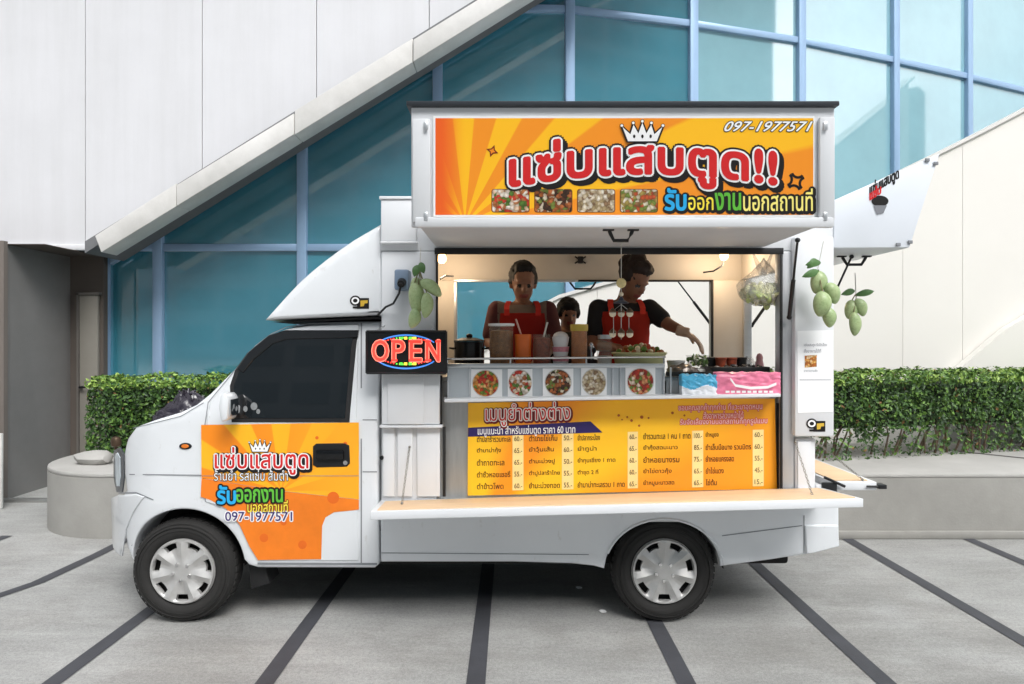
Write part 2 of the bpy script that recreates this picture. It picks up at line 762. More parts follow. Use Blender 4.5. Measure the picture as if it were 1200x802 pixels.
def loft(bm, secs, seg=24):
    """closed stack of ellipses (cx, cy, z, a, b)"""
    tb = bmesh.new()
    rows = [[tb.verts.new((cx + a * math.cos(2 * math.pi * k / seg), cy + b2 * math.sin(2 * math.pi * k / seg), z)) for k in range(seg)] for cx, cy, z, a, b2 in secs]
    for r0, r1 in zip(rows, rows[1:]):
        for k in range(seg):
            tb.faces.new((r0[k], r0[(k + 1) % seg], r1[(k + 1) % seg], r1[k]))
    tb.faces.new(rows[0][::-1])
    tb.faces.new(rows[-1])
    bmesh.ops.recalc_face_normals(tb, faces=tb.faces)
    return merge(bm, tb)
# ------------------------------------------------------------------ ground
m_ground = M('concrete_paving', (168, 168, 166), 0.62, var=0.14, scale=2.6, bump=0.25, bscale=140, stain=0.22, stretch=(0.55, 1.6, 1))
overlay(m_ground, 9, (.5, 3.2, 1), (.94, .94, .94), (1.04, 1.04, 1.035))          # trowel streaks
overlay(m_ground, 170, (1, 1, 1), (.80, .80, .80), (1.10, 1.10, 1.10), .38, .62, 3)   # grit
overlay(m_ground, 55, (1, 1, 1), (.84, .84, .84), (1.05, 1.05, 1.05), .36, .60, 5)
overlay(m_ground, 1.1, (1, 1, 1), (.87, .86, .85), (1, 1, 1), .40, .50, 9)            # old stains
overlay(m_ground, 14, (1, 1, 1), (.72, .71, .70), (1, 1, 1), .27, .33, 4)             # spots
m_strip = M('dark_granite_strip', (70, 71, 76), 0.6, var=0.18, scale=9, bump=0.15, bscale=160, stain=0.15)
bm = B()
box(bm, -150, 400, -150, 300, -0.4, G)
struct('ground', bm, m_ground)
bm = B()
HW = 0.043
strips = [[(-3.9, 5.4), (-3.92, 4.2), (-4.1, 3.0), (-4.6, 1.6), (-5.4, 0.4)],
          [(-2.92, 5.34), (-2.92, 4.92), (-2.955, 4.35), (-3.05, 4.07), (-3.2, 3.7), (-3.55, 3.1), (-4.1, 2.3), (-5, 1.3)]]
for x in (-2.02, -1.085, -0.16, 0.765, 1.64, 2.56, 3.48, 4.40, 5.32):
    strips.append([(x + RN.uniform(-.012, .012), 5.34), (x, 3.6), (x + RN.uniform(-.012, .012), 2.6), (x, -2)])
for pl in strips:
    lft, rgt = [], []
    for i, p in enumerate(pl):
        d = (Vector(pl[min(i + 1, len(pl) - 1)]) - Vector(pl[max(i - 1, 0)])).normalized()
        nn = Vector((-d.y, d.x)) * HW
        lft.append(bm.verts.new((p[0] * 1.023 + nn.x, p[1], G + .004)))
        rgt.append(bm.verts.new((p[0] * 1.023 - nn.x, p[1], G + .004)))
    for i in range(len(pl) - 1):
        bm.faces.new((lft[i], lft[i + 1], rgt[i + 1], rgt[i]))
for f in bm.faces:
    if f.normal.z < 0:
        f.normal_flip()
struct('paving_strips', bm, m_strip, 0, recalc=False)

# ------------------------------------------------------------------ glass building
m_frame = M('blue_aluminium', (150, 178, 208), 0.38, metal=0.25, var=0.05, scale=3)


def glass_mat(name, col):
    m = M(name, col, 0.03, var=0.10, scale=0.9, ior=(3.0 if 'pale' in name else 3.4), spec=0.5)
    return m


m_glass = [glass_mat('teal_glass', (62, 134, 152)), glass_mat('teal_glass_light', (68, 142, 160)), glass_mat('teal_glass_dark', (58, 128, 146))]
m_glass_right = glass_mat('pale_teal_glass', (140, 184, 194))  # same teal glass, with the mirrored sky put into a paler colour
gb = thing('glass_building', 'curved office front of teal glass in a pale blue metal grid, behind the food truck', 'building', (0, 8.5, 0))
top = [(122, 7.8), (187, 7.8), (355, 7.8), (513, 7.8), (667, 7.86), (811, 8.22), (937, 8.68), (1047, 9.28), (1133, 9.85), (1212, 10.5), (1275, 11.1), (1330, 11.7)]
pts = [((px - 600) / F * Y, Y) for px, Y in top]
ZR = [(G, 2.575), (2.575, 5.32), (5.32, 8.4)]
for i in range(len(pts) - 1):
    a, c = Vector(pts[i]), Vector(pts[i + 1])
    d = (c - a).normalized()
    nn = Vector((d.y, -d.x))
    for k, (z0, z1) in enumerate(ZR):
        bm = B()
        jit = 0.004 * RN.uniform(-1, 1)
        p0, p1 = a + nn * jit, c - nn * jit
        slab4(bm, [(p0.x, p0.y, z0), (p1.x, p1.y, z0), (p1.x, p1.y, z1), (p0.x, p0.y, z1)], (-nn.x * .03, -nn.y * .03, 0))
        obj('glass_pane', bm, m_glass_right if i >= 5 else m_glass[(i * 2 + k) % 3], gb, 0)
    for z in (2.575, 5.32, 8.4):
        bm = B()
        q0, q1 = a + nn * 0.045 + d * .05, c + nn * 0.045 - d * .05
        slab4(bm, [(q0.x, q0.y, z - .04), (q1.x, q1.y, z - .04), (q1.x, q1.y, z + .04), (q0.x, q0.y, z + .04)], (-nn.x * .07, -nn.y * .07, 0), 0.006)
        obj('transom', bm, m_frame, gb)
for i, p in enumerate(pts):
    bm = B()
    hw = 0.055 if i else 0.075
    a = Vector(pts[max(0, i - 1)])
    c = Vector(pts[min(len(pts) - 1, i + 1)])
    d = (c - a).normalized()
    nn = Vector((d.y, -d.x))
    q = Vector(p)
    u0, u1 = q - d * hw + nn * .06, q + d * hw + nn * .06
    slab4(bm, [(u0.x, u0.y, G), (u1.x, u1.y, G), (u1.x, u1.y, 8.4), (u0.x, u0.y, 8.4)], (-nn.x * .1, -nn.y * .1, 0), 0.008)
    obj('mullion', bm, m_frame, gb)
bm = B()
box(bm, -4.6, 0.3, 8.1, 16, 0, 8.4)
prism(bm, [(0.3, 8.1), (2.2, 8.5), (5.1, 9.6), (8, 11.2), (12, 15), (12, 16), (0.3, 16)], 'z', 0, 8.4)
obj('core_wall', bm, M('core_grey', (70, 78, 84), 0.8), gb)

# ------------------------------------------------------------------ overhanging white wall with its sloping ledge
m_white = M('white_render', (212, 212, 215), 0.55, var=0.035, scale=0.8, stain=0.06, bump=0.04, bscale=30)
overlay(m_white, 3.0, (2.2, 2.2, .12), (.955, .955, .95), (1, 1, 1), .35, .6)   # faint rain streaks
m_edge = M('ledge_concrete', (216, 214, 211), 0.6, var=0.06, scale=3, stain=0.18, bump=0.06)
m_dark = M('ledge_shade_grey', (112, 113, 115), 0.8)  # shade under the ledge put into a darker grey
wb = thing('white_wall', 'white panelled wall overhanging the dark entry, cut off by a slope above the glass', 'building', (-5, 7.6, 0))
YW = 7.2
A = P(107, 288, YW)
C2 = P(590, 0, YW)
slope = (C2[1] - A[1]) / (C2[0] - A[0])


def zl(x):
    return A[1] + slope * (x - A[0])


ZB = P(50, 287, YW)[1]
seams = [-12.5, -9.4, P(-35, 0, YW)[0], P(100, 0, YW)[0], P(237, 0, YW)[0], P(371, 0, YW)[0], P(503, 0, YW)[0], P(640, 0, YW)[0], 1.7, 3.0, 4.6]
ZT = 8.2
for x0, x1 in zip(seams, seams[1:]):
    a, c = x0 + .004, x1 - .004
    poly = [(a, max(ZB, zl(a)))]
    if zl(a) < ZB < zl(c):
        poly.append((A[0] + (ZB - A[1]) / slope, ZB))
    if zl(c) < ZT:
        poly += [(c, max(ZB, zl(c))), (c, ZT), (a, ZT)]
    else:
        poly += [(A[0] + (ZT - A[1]) / slope, ZT), (a, ZT)]
    if len(poly) < 3 or poly[0][1] >= ZT:
        continue
    bm = B()
    prism(bm, poly, 'y', YW, YW + .05)
    obj('wall_panel', bm, m_white, wb, 0)
bm = B()
prism(bm, [(-12.5, ZB + .01), (A[0] + .02, ZB + .01), (4.5, zl(4.5) + .02), (4.5, ZT), (-12.5, ZT)], 'y', YW + .052, 7.68)
obj('wall_core', bm, M('grey_core', (150, 150, 150), 0.7), wb, 0)
bm = B()
box(bm, -12.5, A[0] + .02, YW - .03, YW + .045, ZB - .06, ZB - .002, 0.006)
obj('edge_trim', bm, m_white, wb)
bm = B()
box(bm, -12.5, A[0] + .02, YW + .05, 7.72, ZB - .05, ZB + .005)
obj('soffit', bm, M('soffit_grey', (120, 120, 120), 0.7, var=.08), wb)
# coping: four sloping lengths with butt joints, each stepping a little
YL = 6.92
cuts = [(118, 296), (207, 242), (345, 158), (484, 73), (640, -23), (820, -134)]
for i, ((xa, ya), (xb, yb)) in enumerate(zip(cuts, cuts[1:])):
    pa, pb = P(xa, ya, YL), P(xb, yb, YL)
    up = [0.235, 0.215, 0.245, 0.225, 0.23][i]
    bm = B()
    poly = [(pa[0] + .003, pa[1]), (pb[0] - .003, pb[1]), (pb[0] - .003, pb[1] + up), (pa[0] + .003, pa[1] + up)]
    if i == 0:
        poly[3] = (pa[0] - .06, pa[1] + 0.17)
    prism(bm, poly, 'y', YL - .01 * (i % 2), YW - .003, 0.008)
    obj('coping', bm, m_edge, wb)
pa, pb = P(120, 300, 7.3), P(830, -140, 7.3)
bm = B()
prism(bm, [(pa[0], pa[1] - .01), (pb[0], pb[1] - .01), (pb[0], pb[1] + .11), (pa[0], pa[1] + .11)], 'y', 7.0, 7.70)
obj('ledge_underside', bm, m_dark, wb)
pa, pb = P(128, 300, 7.66), P(830, -133, 7.66)
bm = B()
prism(bm, [(pa[0], pa[1] - .1), (pb[0], pb[1] - .1), (pb[0], pb[1]), (pa[0], pa[1])], 'y', 7.66, 7.74, 0.008)
obj('sloping_frame', bm, m_frame, wb)

# ------------------------------------------------------------------ white curved wall on the other side
cw = thing('curved_wall', 'bright white wall behind the clipped hedge, its top edge sweeping down in a curve', 'wall', (4, 7.6, 0))
YC = 7.55
prof = [(1330, 62), (1200, 131), (1150, 157), (1110, 177), (1040, 211), (975, 241), (900, 272), (830, 301), (760, 321), (700, 337), (655, 350), (620, 368), (590, 390), (560, 420), (535, 452), (520, 500)]
pp = [P(x, y, YC) for x, y in prof]
pp = [(12.0, pp[0][1] + (12 - pp[0][0]) * .52)] + pp


def ztop(x):
    for (xa, za), (xb, zb) in zip(pp[1:], pp):
        if xa <= x <= xb:
            return za + (zb - za) * (x - xa) / (xb - xa)
    return pp[-1][1]


xs = sorted(p[0] for p in pp)
sx = [xs[0], P(700, 0, YC)[0], P(880, 0, YC)[0], P(1058, 0, YC)[0], P(1128, 0, YC)[0], P(1290, 0, YC)[0], 12.0]
m_white2 = M('white_render_right', (226, 223, 217), 0.55, var=0.02, scale=0.7, stain=0.03, bump=0.03, bscale=30)
for a, c in zip(sx, sx[1:]):
    a2, c2 = a + .002, c - .002
    tops = [(a2, ztop(a2))] + [(x, ztop(x)) for x in xs if a2 < x < c2] + [(c2, ztop(c2))]
    bm = B()
    prism(bm, [(a2, G), (c2, G)] + tops[::-1], 'y', YC, YC + .08)
    obj('wall_panel', bm, m_white2, cw, 0)
bm = B()
tops = [(x, ztop(x)) for x in xs]
for (xa, za), (xb, zb) in zip(tops, tops[1:]):
    prism(bm, [(xa, za + .002), (xb, zb + .002), (xb, zb + .04), (xa, za + .04)], 'y', YC - .03, YC + .20)
obj('coping', bm, M('pale_coping', (214, 212, 208), .6, var=.05), cw)
bm = B()
low = [(1330, 290), (1200, 374), (1182, 384), (1166, 397), (1150, 411), (1136, 423), (1120, 436), (1112, 470)]
lp = [P(x, y, 7.42) for x, y in low]
prism(bm, lp + [(lp[-1][0], G), (lp[0][0], G)], 'y', 7.42, 7.53)
obj('ramp_parapet', bm, m_white2, cw, 0)

# ------------------------------------------------------------------ recessed entry
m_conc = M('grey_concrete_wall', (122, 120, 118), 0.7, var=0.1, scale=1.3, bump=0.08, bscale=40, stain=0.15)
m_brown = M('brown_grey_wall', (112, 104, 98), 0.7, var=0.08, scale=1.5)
en = thing('entry_recess', 'shaded concrete entry with a narrow pale door under the white overhang', 'entrance', (-4.9, 7.2, 0))
bm = B()
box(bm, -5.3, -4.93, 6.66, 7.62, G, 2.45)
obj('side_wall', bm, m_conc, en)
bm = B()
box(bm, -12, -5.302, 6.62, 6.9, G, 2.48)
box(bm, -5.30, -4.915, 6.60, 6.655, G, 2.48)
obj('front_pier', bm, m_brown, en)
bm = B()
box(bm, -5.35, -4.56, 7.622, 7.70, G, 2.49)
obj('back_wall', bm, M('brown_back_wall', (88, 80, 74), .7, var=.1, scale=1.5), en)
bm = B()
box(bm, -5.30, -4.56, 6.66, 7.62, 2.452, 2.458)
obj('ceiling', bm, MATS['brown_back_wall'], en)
bm = B()
box(bm, -4.80, -4.60, 7.575, 7.62, G, 2.02, 0.006)
d = obj('door', bm, M('pale_door', (128, 124, 116), .5, var=.04), en)
bm = B()
box(bm, -4.825, -4.802, 7.56, 7.622, G, 2.05)
box(bm, -4.825, -4.575, 7.56, 7.622, 2.022, 2.05)
obj('door_frame', bm, M('door_frame_grey', (96, 92, 88), .5), en)
bm = B()
cyl(bm, (-4.77, 7.575, 1.0), (-4.77, 7.53, 1.0), 0.014)
box(bm, -4.775, -4.70, 7.52, 7.535, .99, 1.01, .003)
obj('handle', bm, M('dark_steel', (60, 60, 62), .35, metal=.8), d)
bm = B()
box(bm, -5.0, -4.28, 6.52, 6.58, G, 0.0, 0.004)
obj('threshold', bm, M('dull_steel', (170, 170, 168), .4, metal=.8), en)
bm = B()
box(bm, -5.3, -4.69, 6.27, 6.30, G, 0.66, 0.008)
solo('concrete_bollard', bm, M('white_painted_concrete', (205, 204, 200), .6, stain=.2), 'low white block cut by the picture edge in front of the dark entry', 'bollard')

# ------------------------------------------------------------------ planter with rounded end
m_plant = M('planter_concrete', (156, 154, 149), 0.68, var=0.10, scale=1.8, stain=0.22, bump=0.12, bscale=70)
m_cap = M('planter_top', (170, 168, 164), 0.66, var=0.08, scale=2.2, stain=0.18, bump=0.1, bscale=70)
pw = thing('planter_wall', 'low grey concrete planter with a rounded end, running behind the truck under the hedges', 'planter', (0, 6, 0))
arc = [(-3.2 + .80 * math.cos(a), 6.12 + .80 * math.sin(a)) for a in [rad(270 - 9 * i) for i in range(0, 21)]]
plan = [(9.5, 5.32)] + [(-3.2, 5.32)] + arc[1:] + [(9.5, 6.92)]
bm = B()
prism(bm, plan, 'z', G, 0.44, 0)
box(bm, 1.5, 9.4, 5.305, 5.33, G, 0.03, 0.02)
obj('wall', bm, m_plant, pw, 30)
bm = B()
prism(bm, plan, 'z', 0.4405, 0.475, 0.012)
obj('cap', bm, m_cap, pw, 30)
bm = B()
slab4(bm, [(4.05, 6.5, .4765), (4.09, 6.52, .4765), (4.9, 5.6, .4765), (4.86, 5.585, .4765)], (0, 0, .003))
obj('joint', bm, M('joint_dark', (84, 82, 80), .9), pw, 0)

# ------------------------------------------------------------------ hedges
m_dead = M('leaf_dead', (122, 92, 54), .7, var=.25, scale=9)
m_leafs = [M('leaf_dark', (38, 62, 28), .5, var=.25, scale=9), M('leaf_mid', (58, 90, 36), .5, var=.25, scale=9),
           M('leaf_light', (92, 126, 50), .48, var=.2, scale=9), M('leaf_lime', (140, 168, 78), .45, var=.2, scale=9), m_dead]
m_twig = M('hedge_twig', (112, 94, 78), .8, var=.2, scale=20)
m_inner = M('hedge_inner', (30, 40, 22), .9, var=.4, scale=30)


def hedge(label, mat, lx, ly, lz, n, seed, leaf=.026, bare=0.0):
    """lx, ly, lz: size of the clipped box in its own frame; mat puts it in the world"""
    r = random.Random(seed)
    root = thing('hedge', label, 'hedge', mat @ Vector((lx / 2, ly / 2, 0)))
    bm = B()

    def shell(p):
        k = mnoise.noise(p * 3.1 + Vector((seed, 0, 0))) * .06 + mnoise.noise(p * 9.0) * .035
        return k
    cnt = 0
    while cnt < n:
        u = r.random()
        p = Vector((r.uniform(0, lx), r.uniform(0, ly), r.uniform(0, lz)))
        f = r.random()
        if f < .52:
            p.y = abs(r.gauss(0, .035))
            nm = Vector((0, -1, 0))
        elif f < .80:
            p.z = lz - abs(r.gauss(0, .035))
            nm = Vector((0, 0, 1))
        elif f < .86:
            p.x = abs(r.gauss(0, .035))
            nm = Vector((-1, 0, 0))
        elif f < .92:
            p.x = lx - abs(r.gauss(0, .035))
            nm = Vector((1, 0, 0))
        else:
            p.y = r.uniform(0, .16)
            nm = Vector((0, -1, 0))
        if bare and nm.y < 0 and p.z < bare * (0.75 + .9 * mnoise.noise(Vector((p.x * 2.2, 7, seed)))) and r.random() < .72:
            if r.random() < .5:
                cnt += 1
            continue
        p = p + nm * shell(p)
        if p.z > lz - .06:
            edge = min(p.y, .08) / .08
            p.z -= (1 - edge) * .03
        dr = (nm + Vector((r.uniform(-1, 1), r.uniform(-1, 1), r.uniform(-.6, 1))) * .95).normalized()
        t = dr.orthogonal().normalized()
        t = (Matrix.Rotation(r.uniform(0, 6.28), 3, dr) @ t)
        s = leaf * r.choice((.5, .7, .9, 1.0, 1.25, 1.5)) * r.uniform(.85, 1.15)
        b2 = dr.cross(t)
        q = [p - t * s, p + b2 * s * .5 + dr * s * .12, p + t * s, p - b2 * s * .5 + dr * s * .12]
        fc = bm.faces.new([bm.verts.new(mat @ v) for v in q])
        cl = mnoise.noise(p * 5 + Vector((0, seed, 3)))
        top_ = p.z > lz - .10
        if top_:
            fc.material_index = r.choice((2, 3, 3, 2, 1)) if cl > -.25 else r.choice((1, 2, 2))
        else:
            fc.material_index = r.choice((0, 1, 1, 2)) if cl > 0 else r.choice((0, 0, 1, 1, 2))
        if r.random() < .012:
            fc.material_index = 4
        cnt += 1
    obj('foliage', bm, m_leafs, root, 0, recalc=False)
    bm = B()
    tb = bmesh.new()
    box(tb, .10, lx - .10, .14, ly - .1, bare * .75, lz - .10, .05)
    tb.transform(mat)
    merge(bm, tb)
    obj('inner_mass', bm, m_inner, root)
    bm = B()
    for k in range(int(lx * (16 if bare else 7))):
        x = r.uniform(.05, lx - .05)
        y = r.uniform(.06, .22)
        p0 = Vector((x, y + .05, -.02))
        p1 = Vector((x + r.uniform(-.08, .08), y, lz * .25))
        p2 = Vector((x + r.uniform(-.16, .16), y - .02, lz * .5))
        tube(bm, [mat @ p0, mat @ p1, mat @ p2], [.011, .008, .004], 5)
    obj('stem', bm, m_twig, root)
    return root


v0, v1 = Vector((2.55, 5.80, .47)), Vector((5.9, 6.72, .47))
ang = math.atan2(v1.y - v0.y, v1.x - v0.x)
hm = Matrix.Translation(v0 - (v1 - v0).normalized() * .9) @ Matrix.Rotation(ang, 4, 'Z')
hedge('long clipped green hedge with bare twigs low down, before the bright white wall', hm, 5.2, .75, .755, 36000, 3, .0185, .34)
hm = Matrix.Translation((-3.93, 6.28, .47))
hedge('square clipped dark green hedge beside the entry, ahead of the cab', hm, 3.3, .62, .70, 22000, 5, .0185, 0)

# dark plastic sack on the planter
tb = bmesh.new()
bmesh.ops.create_icosphere(tb, subdivisions=5, radius=1)
for v in tb.verts:
    p = v.co.copy()
    k = 1 + .14 * mnoise.noise(p * 1.7) + .10 * abs(mnoise.noise(p * 3.5)) - .16 * (1 - abs(mnoise.noise(Vector((p.x * 6, p.y * 6, p.z * 2.2 + 3))))) ** 6 + .05 * mnoise.noise(p * 14)
    neck = max(0, p.z - .72)
    v.co = Vector((p.x * .30 * k * (1 - 1.2 * neck), p.y * .17 * k * (1 - 1.2 * neck), .25 + p.z * .27 * k + neck * .30))
    v.co.z = max(v.co.z, .0)
tb.transform(Matrix.Translation((-2.86, 6.02, .477)))
bm = B()
merge(bm, tb)
for k in range(7):                                    # gathered neck
    a = k * .9
    limb(bm, [Vector((-2.86 + .03 * math.cos(a), 6.02 + .025 * math.sin(a), .93)), Vector((-2.86 + .018 * math.cos(a), 6.02 + .015 * math.sin(a), .985)), Vector((-2.86 + .07 * math.cos(a), 6.02 + .05 * math.sin(a), 1.05 + .015 * (k % 3)))], [.03, .014, .012], 6)
solo('plastic_sack', bm, M('dark_purple_plastic', (44, 40, 50), .26, var=.2, scale=14, coat=.3, bump=.08, bscale=20), 'dark purple grey plastic sack slumped against the square hedge just ahead of the windscreen', 'sack', None, 70)

# little garden spot on the planter
gl = thing('garden_light', 'small brown garden light on the planter just ahead of the headlight', 'garden light', (-3.25, 5.6, .475))
bm = B()
q = W(136, 524, 5.6)
cyl(bm, (q.x, q.y, .475), (q.x, q.y, q.z + .0), .012)
obj('post', bm, M('bronze', (86, 70, 56), .4, metal=.6), gl)
bm = B()
lathe(bm, [(.0, .03), (.03, .02), (.042, -.01), (.036, -.05), (.02, -.06), (0, -.06)], (q.x, q.y, q.z + .06), 'z', 16)
obj('lamp_head', bm, MATS['bronze'], gl)
bm = B()
r = random.Random(4)
tb = bmesh.new()
bmesh.ops.create_icosphere(tb, subdivisions=2, radius=.5)
for v in tb.verts:
    v.co *= 1 + .3 * mnoise.noise(v.co * 3)
    v.co = Vector((v.co.x * .34, v.co.y * .2, v.co.z * .13))
q = W(112, 531, 5.75)
tb.transform(Matrix.Translation((q.x, q.y, .475 + .05)))
merge(bm, tb)
solo('rubble_stone', bm, m_cap, 'flat lump of pale stone lying on the rounded planter end', 'stone')

# pale block across the street, mirrored in the glass
m_opp = M('opposite_wall', (150, 166, 174), .6, var=.08, scale=.15)
m_oppw = M('opposite_window', (130, 150, 160), .5)


def tower(label, x0, x1, y0, y1, h, fl, nb):
    rt = thing('office_block', label, 'building', ((x0 + x1) / 2, (y0 + y1) / 2, 0))
    bm = B()
    box(bm, x0, x1, y0, y1, G, h)
    obj('wall', bm, m_opp, rt, 0)
    dz = h / fl
    for k in range(fl):
        bm = B()
        for j in range(nb):
            a = x0 + (x1 - x0) * (j + .12) / nb
            c = x0 + (x1 - x0) * (j + .88) / nb
            box(bm, a, c, y1 - .1, y1 + .05, dz * k + dz * .3, dz * k + dz * .85)
        obj('window_band', bm, m_oppw, rt, 0)


tower('broad office block across the street, mirrored in the teal panes', -120, 84, -84, -60, 52, 13, 40)
tower('tall end block across the street, its straight side mirrored beside the sign', 84.5, 102, -84, -60, 70, 18, 4)
tower('slim tower far across the street, mirrored in the pale panes at the curve', 243, 251, -60, -52, 84, 18, 2)
tower('low block far across the street, mirrored near the truck corner', 114, 126, -37, -27.5, 31, 8, 4)
# ------------------------------------------------------------------ food truck
m_paint = M('white_paint', (221, 224, 227), 0.28, var=0.025, scale=1.6, coat=0.8, stain=0.04)
overlay(m_paint, 26, (1, 1, .5), (.90, .89, .87), (1, 1, 1), .30, .36, 5)      # dust specks and scuffs
m_box = M('white_sheet', (220, 222, 225), 0.36, var=0.03, scale=1.8, coat=0.3, stain=0.05)
m_boxin = M('cream_inner_sheet', (204, 197, 187), 0.5, var=0.05, scale=2.5, stain=0.08)
m_trim = M('bright_aluminium', (206, 208, 210), 0.32, metal=0.75, var=0.05, scale=12, stretch=(1, 1, 8))
m_alu = M('brushed_steel', (176, 178, 178), 0.34, metal=0.7, var=0.08, scale=10, stretch=(6, 1, .6))
m_rubber = M('black_rubber', (26, 26, 27), 0.65, var=0.15, scale=20)
m_plastic = M('black_plastic', (24, 25, 27), 0.4, var=0.1, scale=10)
m_chassis = M('chassis_black', (26, 25, 24), 0.85, var=0.3, scale=6)
m_tint = M('tinted_glass', (16, 18, 20), 0.03, var=0.3, scale=2.5, ior=1.9)
m_gap = M('gap_and_crease_shade', (128, 131, 135), 0.7)
m_wood = M('pale_plywood', (222, 190, 152), 0.5, var=0.09, scale=7, stretch=(.25, 5, 5), stain=0.05)
m_white_ink = M('white_ink', (240, 240, 240), 0.4, var=0.02)
m_black_ink = M('black_ink', (22, 18, 18), 0.4, var=0.02)
m_red_ink = M('red_ink', (206, 34, 36), 0.4, var=0.05, scale=30)
m_chrome = M('chrome', (215, 215, 215), 0.12, metal=1.0, var=0.03)
m_silver = M('silver_plastic', (176, 176, 176), 0.32, metal=0.6, var=0.05, scale=20)

truck = thing('food_truck', 'small white food truck with orange printed signs and its flaps folded open', 'food truck', (0, 4.4, 0))


def cabY(X, Z):
    y = N
    if Z > 1.09:
        y += .17 * (Z - 1.09)
    elif Z < .62:
        y += .06 * (.62 - Z)
    if X < -1.86:
        t = (-1.90 - X) / .30
        y += .14 * t * t
    return y


def flatY(X, Z):
    return N


# ---- cab
fa = [(215 + 70 * math.cos(rad(a)), 667 - 70 * math.sin(rad(a))) for a in range(8, 176, 6)]
cab_px = [(443, 376), (443, 663), (438, 668), (300, 668), (290, 664)] + fa + \
         [(146, 663), (132, 648), (125, 622), (122, 600), (126, 588), (136, 579), (132, 562), (131, 534), (138, 517), (154, 502), (180, 493), (210, 484), (228, 475), (243, 462), (298, 402), (315, 390), (336, 382), (362, 378), (400, 376)]
cab_w = [.3, .3, .3, .4, .2] + [.16] * len(fa) + [.3, .6, .6, .6, .4, .4, .4, .35, .35, .3, .3, .3, .35, .45, .6, .8, .9, .9, .6]
bm = B()
rslab(bm, [P(x, y) for x, y in cab_px], cab_w, cabY, rr=.06)
cabo = obj('cab_body', bm, m_paint, truck, 40)
bm = B()
skin(bm, [(123, 592), (128, 585), (139, 580), (160, 579), (170, 582), (157, 600), (148, 622), (143.5, 652), (135, 646), (127, 622)], cabY, .007, .004)
obj('bumper', bm, m_paint, truck, 40)
# windscreen
bm = B()
a, c = P(240, 466), P(300, 400)
slab4(bm, [(a[0] - .012, 3.86, a[1] + .012), (a[0] - .012, 4.94, a[1] + .012), (c[0] - .012, 4.90, c[1] + .012), (c[0] - .012, 3.90, c[1] + .012)], (.02, 0, -.02), .004)
obj('windscreen', bm, m_tint, truck)
# door
door_px = [(243, 488), (247, 471), (272, 441), (300, 408), (318, 394), (336, 386), (362, 382), (421, 380), (421, 657), (303, 657), (293, 640), (281, 614), (266, 596), (241, 588)]
bm = B()
skin(bm, door_px, cabY, .007, .004)
door = obj('door', bm, m_paint, truck, 40)
bm = B()
skin(bm, [(272, 495), (270, 452), (276, 434), (290, 414), (314, 394), (334, 388), (420, 388), (418, 405), (410, 495)], cabY, .011, .003)
obj('window_frame', bm, m_rubber, door, 40)
bm = B()
skin(bm, [(276, 490), (274.5, 453), (281, 436), (295, 417), (318, 398.5), (337, 393), (415, 393), (412, 408), (405, 490)], cabY, .0125, .001)
obj('window_glass', bm, m_tint, door, 40)
bm = B()                                                    # rain visor along the top of the window
skin(bm, [(279, 432), (293, 412), (316, 393), (336, 387), (421, 387), (420, 396), (337, 398), (321, 403), (299, 421), (286, 437)], cabY, .022, .004)
obj('rain_visor', bm, M('smoked_visor', (34, 35, 37), .10, var=.1), door, 40)
m_door_art = ray_mat('door_print', on(330, 560, cabY)[0], on(330, 575, cabY)[1], 11, (248, 180, 30), (243, 138, 24), (248, 170, 32), (-1.5, -.8))
m_door_low = M('orange_print', (238, 126, 32), .38, var=.12, scale=5)
bm = B()
merge(bm, drape([on(x, y, cabY) for x, y in [(236.5, 498), (421, 495), (421, 585), (330, 575), (237, 560)]], [1] * 5, [(0, -.0085)], cabY), 0)
lowp = [(237, 560.4), (330, 575.4), (421, 585.4), (421, 597), (392, 600), (382, 606), (378, 616), (377, 655), (303, 656), (293, 640), (281, 614), (266, 596), (248, 586), (236, 582)]
merge(bm, drape([on(x, y, cabY) for x, y in lowp], [1] * len(lowp), [(0, -.0085)], cabY), 1)
obj('printed_wrap', bm, [m_door_art, m_door_low], door, 40)
bm = B()
for cx, cy, rr_ in ((391, 583, 7), (310, 630, 5), (355, 638, 5), (333, 612, 3.5), (405, 520, 2.5), (372, 513, 2)):
    flat_on(bm, ell(cx, cy, rr_, rr_), cabY, .0095)
obj('printed_spots', bm, M('spot_ink', (226, 104, 28), .4), door, 0)
lay3 = [(.11, 1, .0110, 1.2, 1.2), (.055, 0, .0118, 0, 0), (.012, 2, .0126, 0, 0)]
inks = [m_white_ink, m_black_ink, m_red_ink]
bm = B()
text_on(bm, 'แซ่บแสบตูด', (253, 524, 362, 556), cabY, [(.13, 1, .0110, 1.2, 1.5), (.06, 0, .0118, 0, 0), (.014, 2, .0126, 0, 0)])
obj('lettering', bm, inks, door, 0)


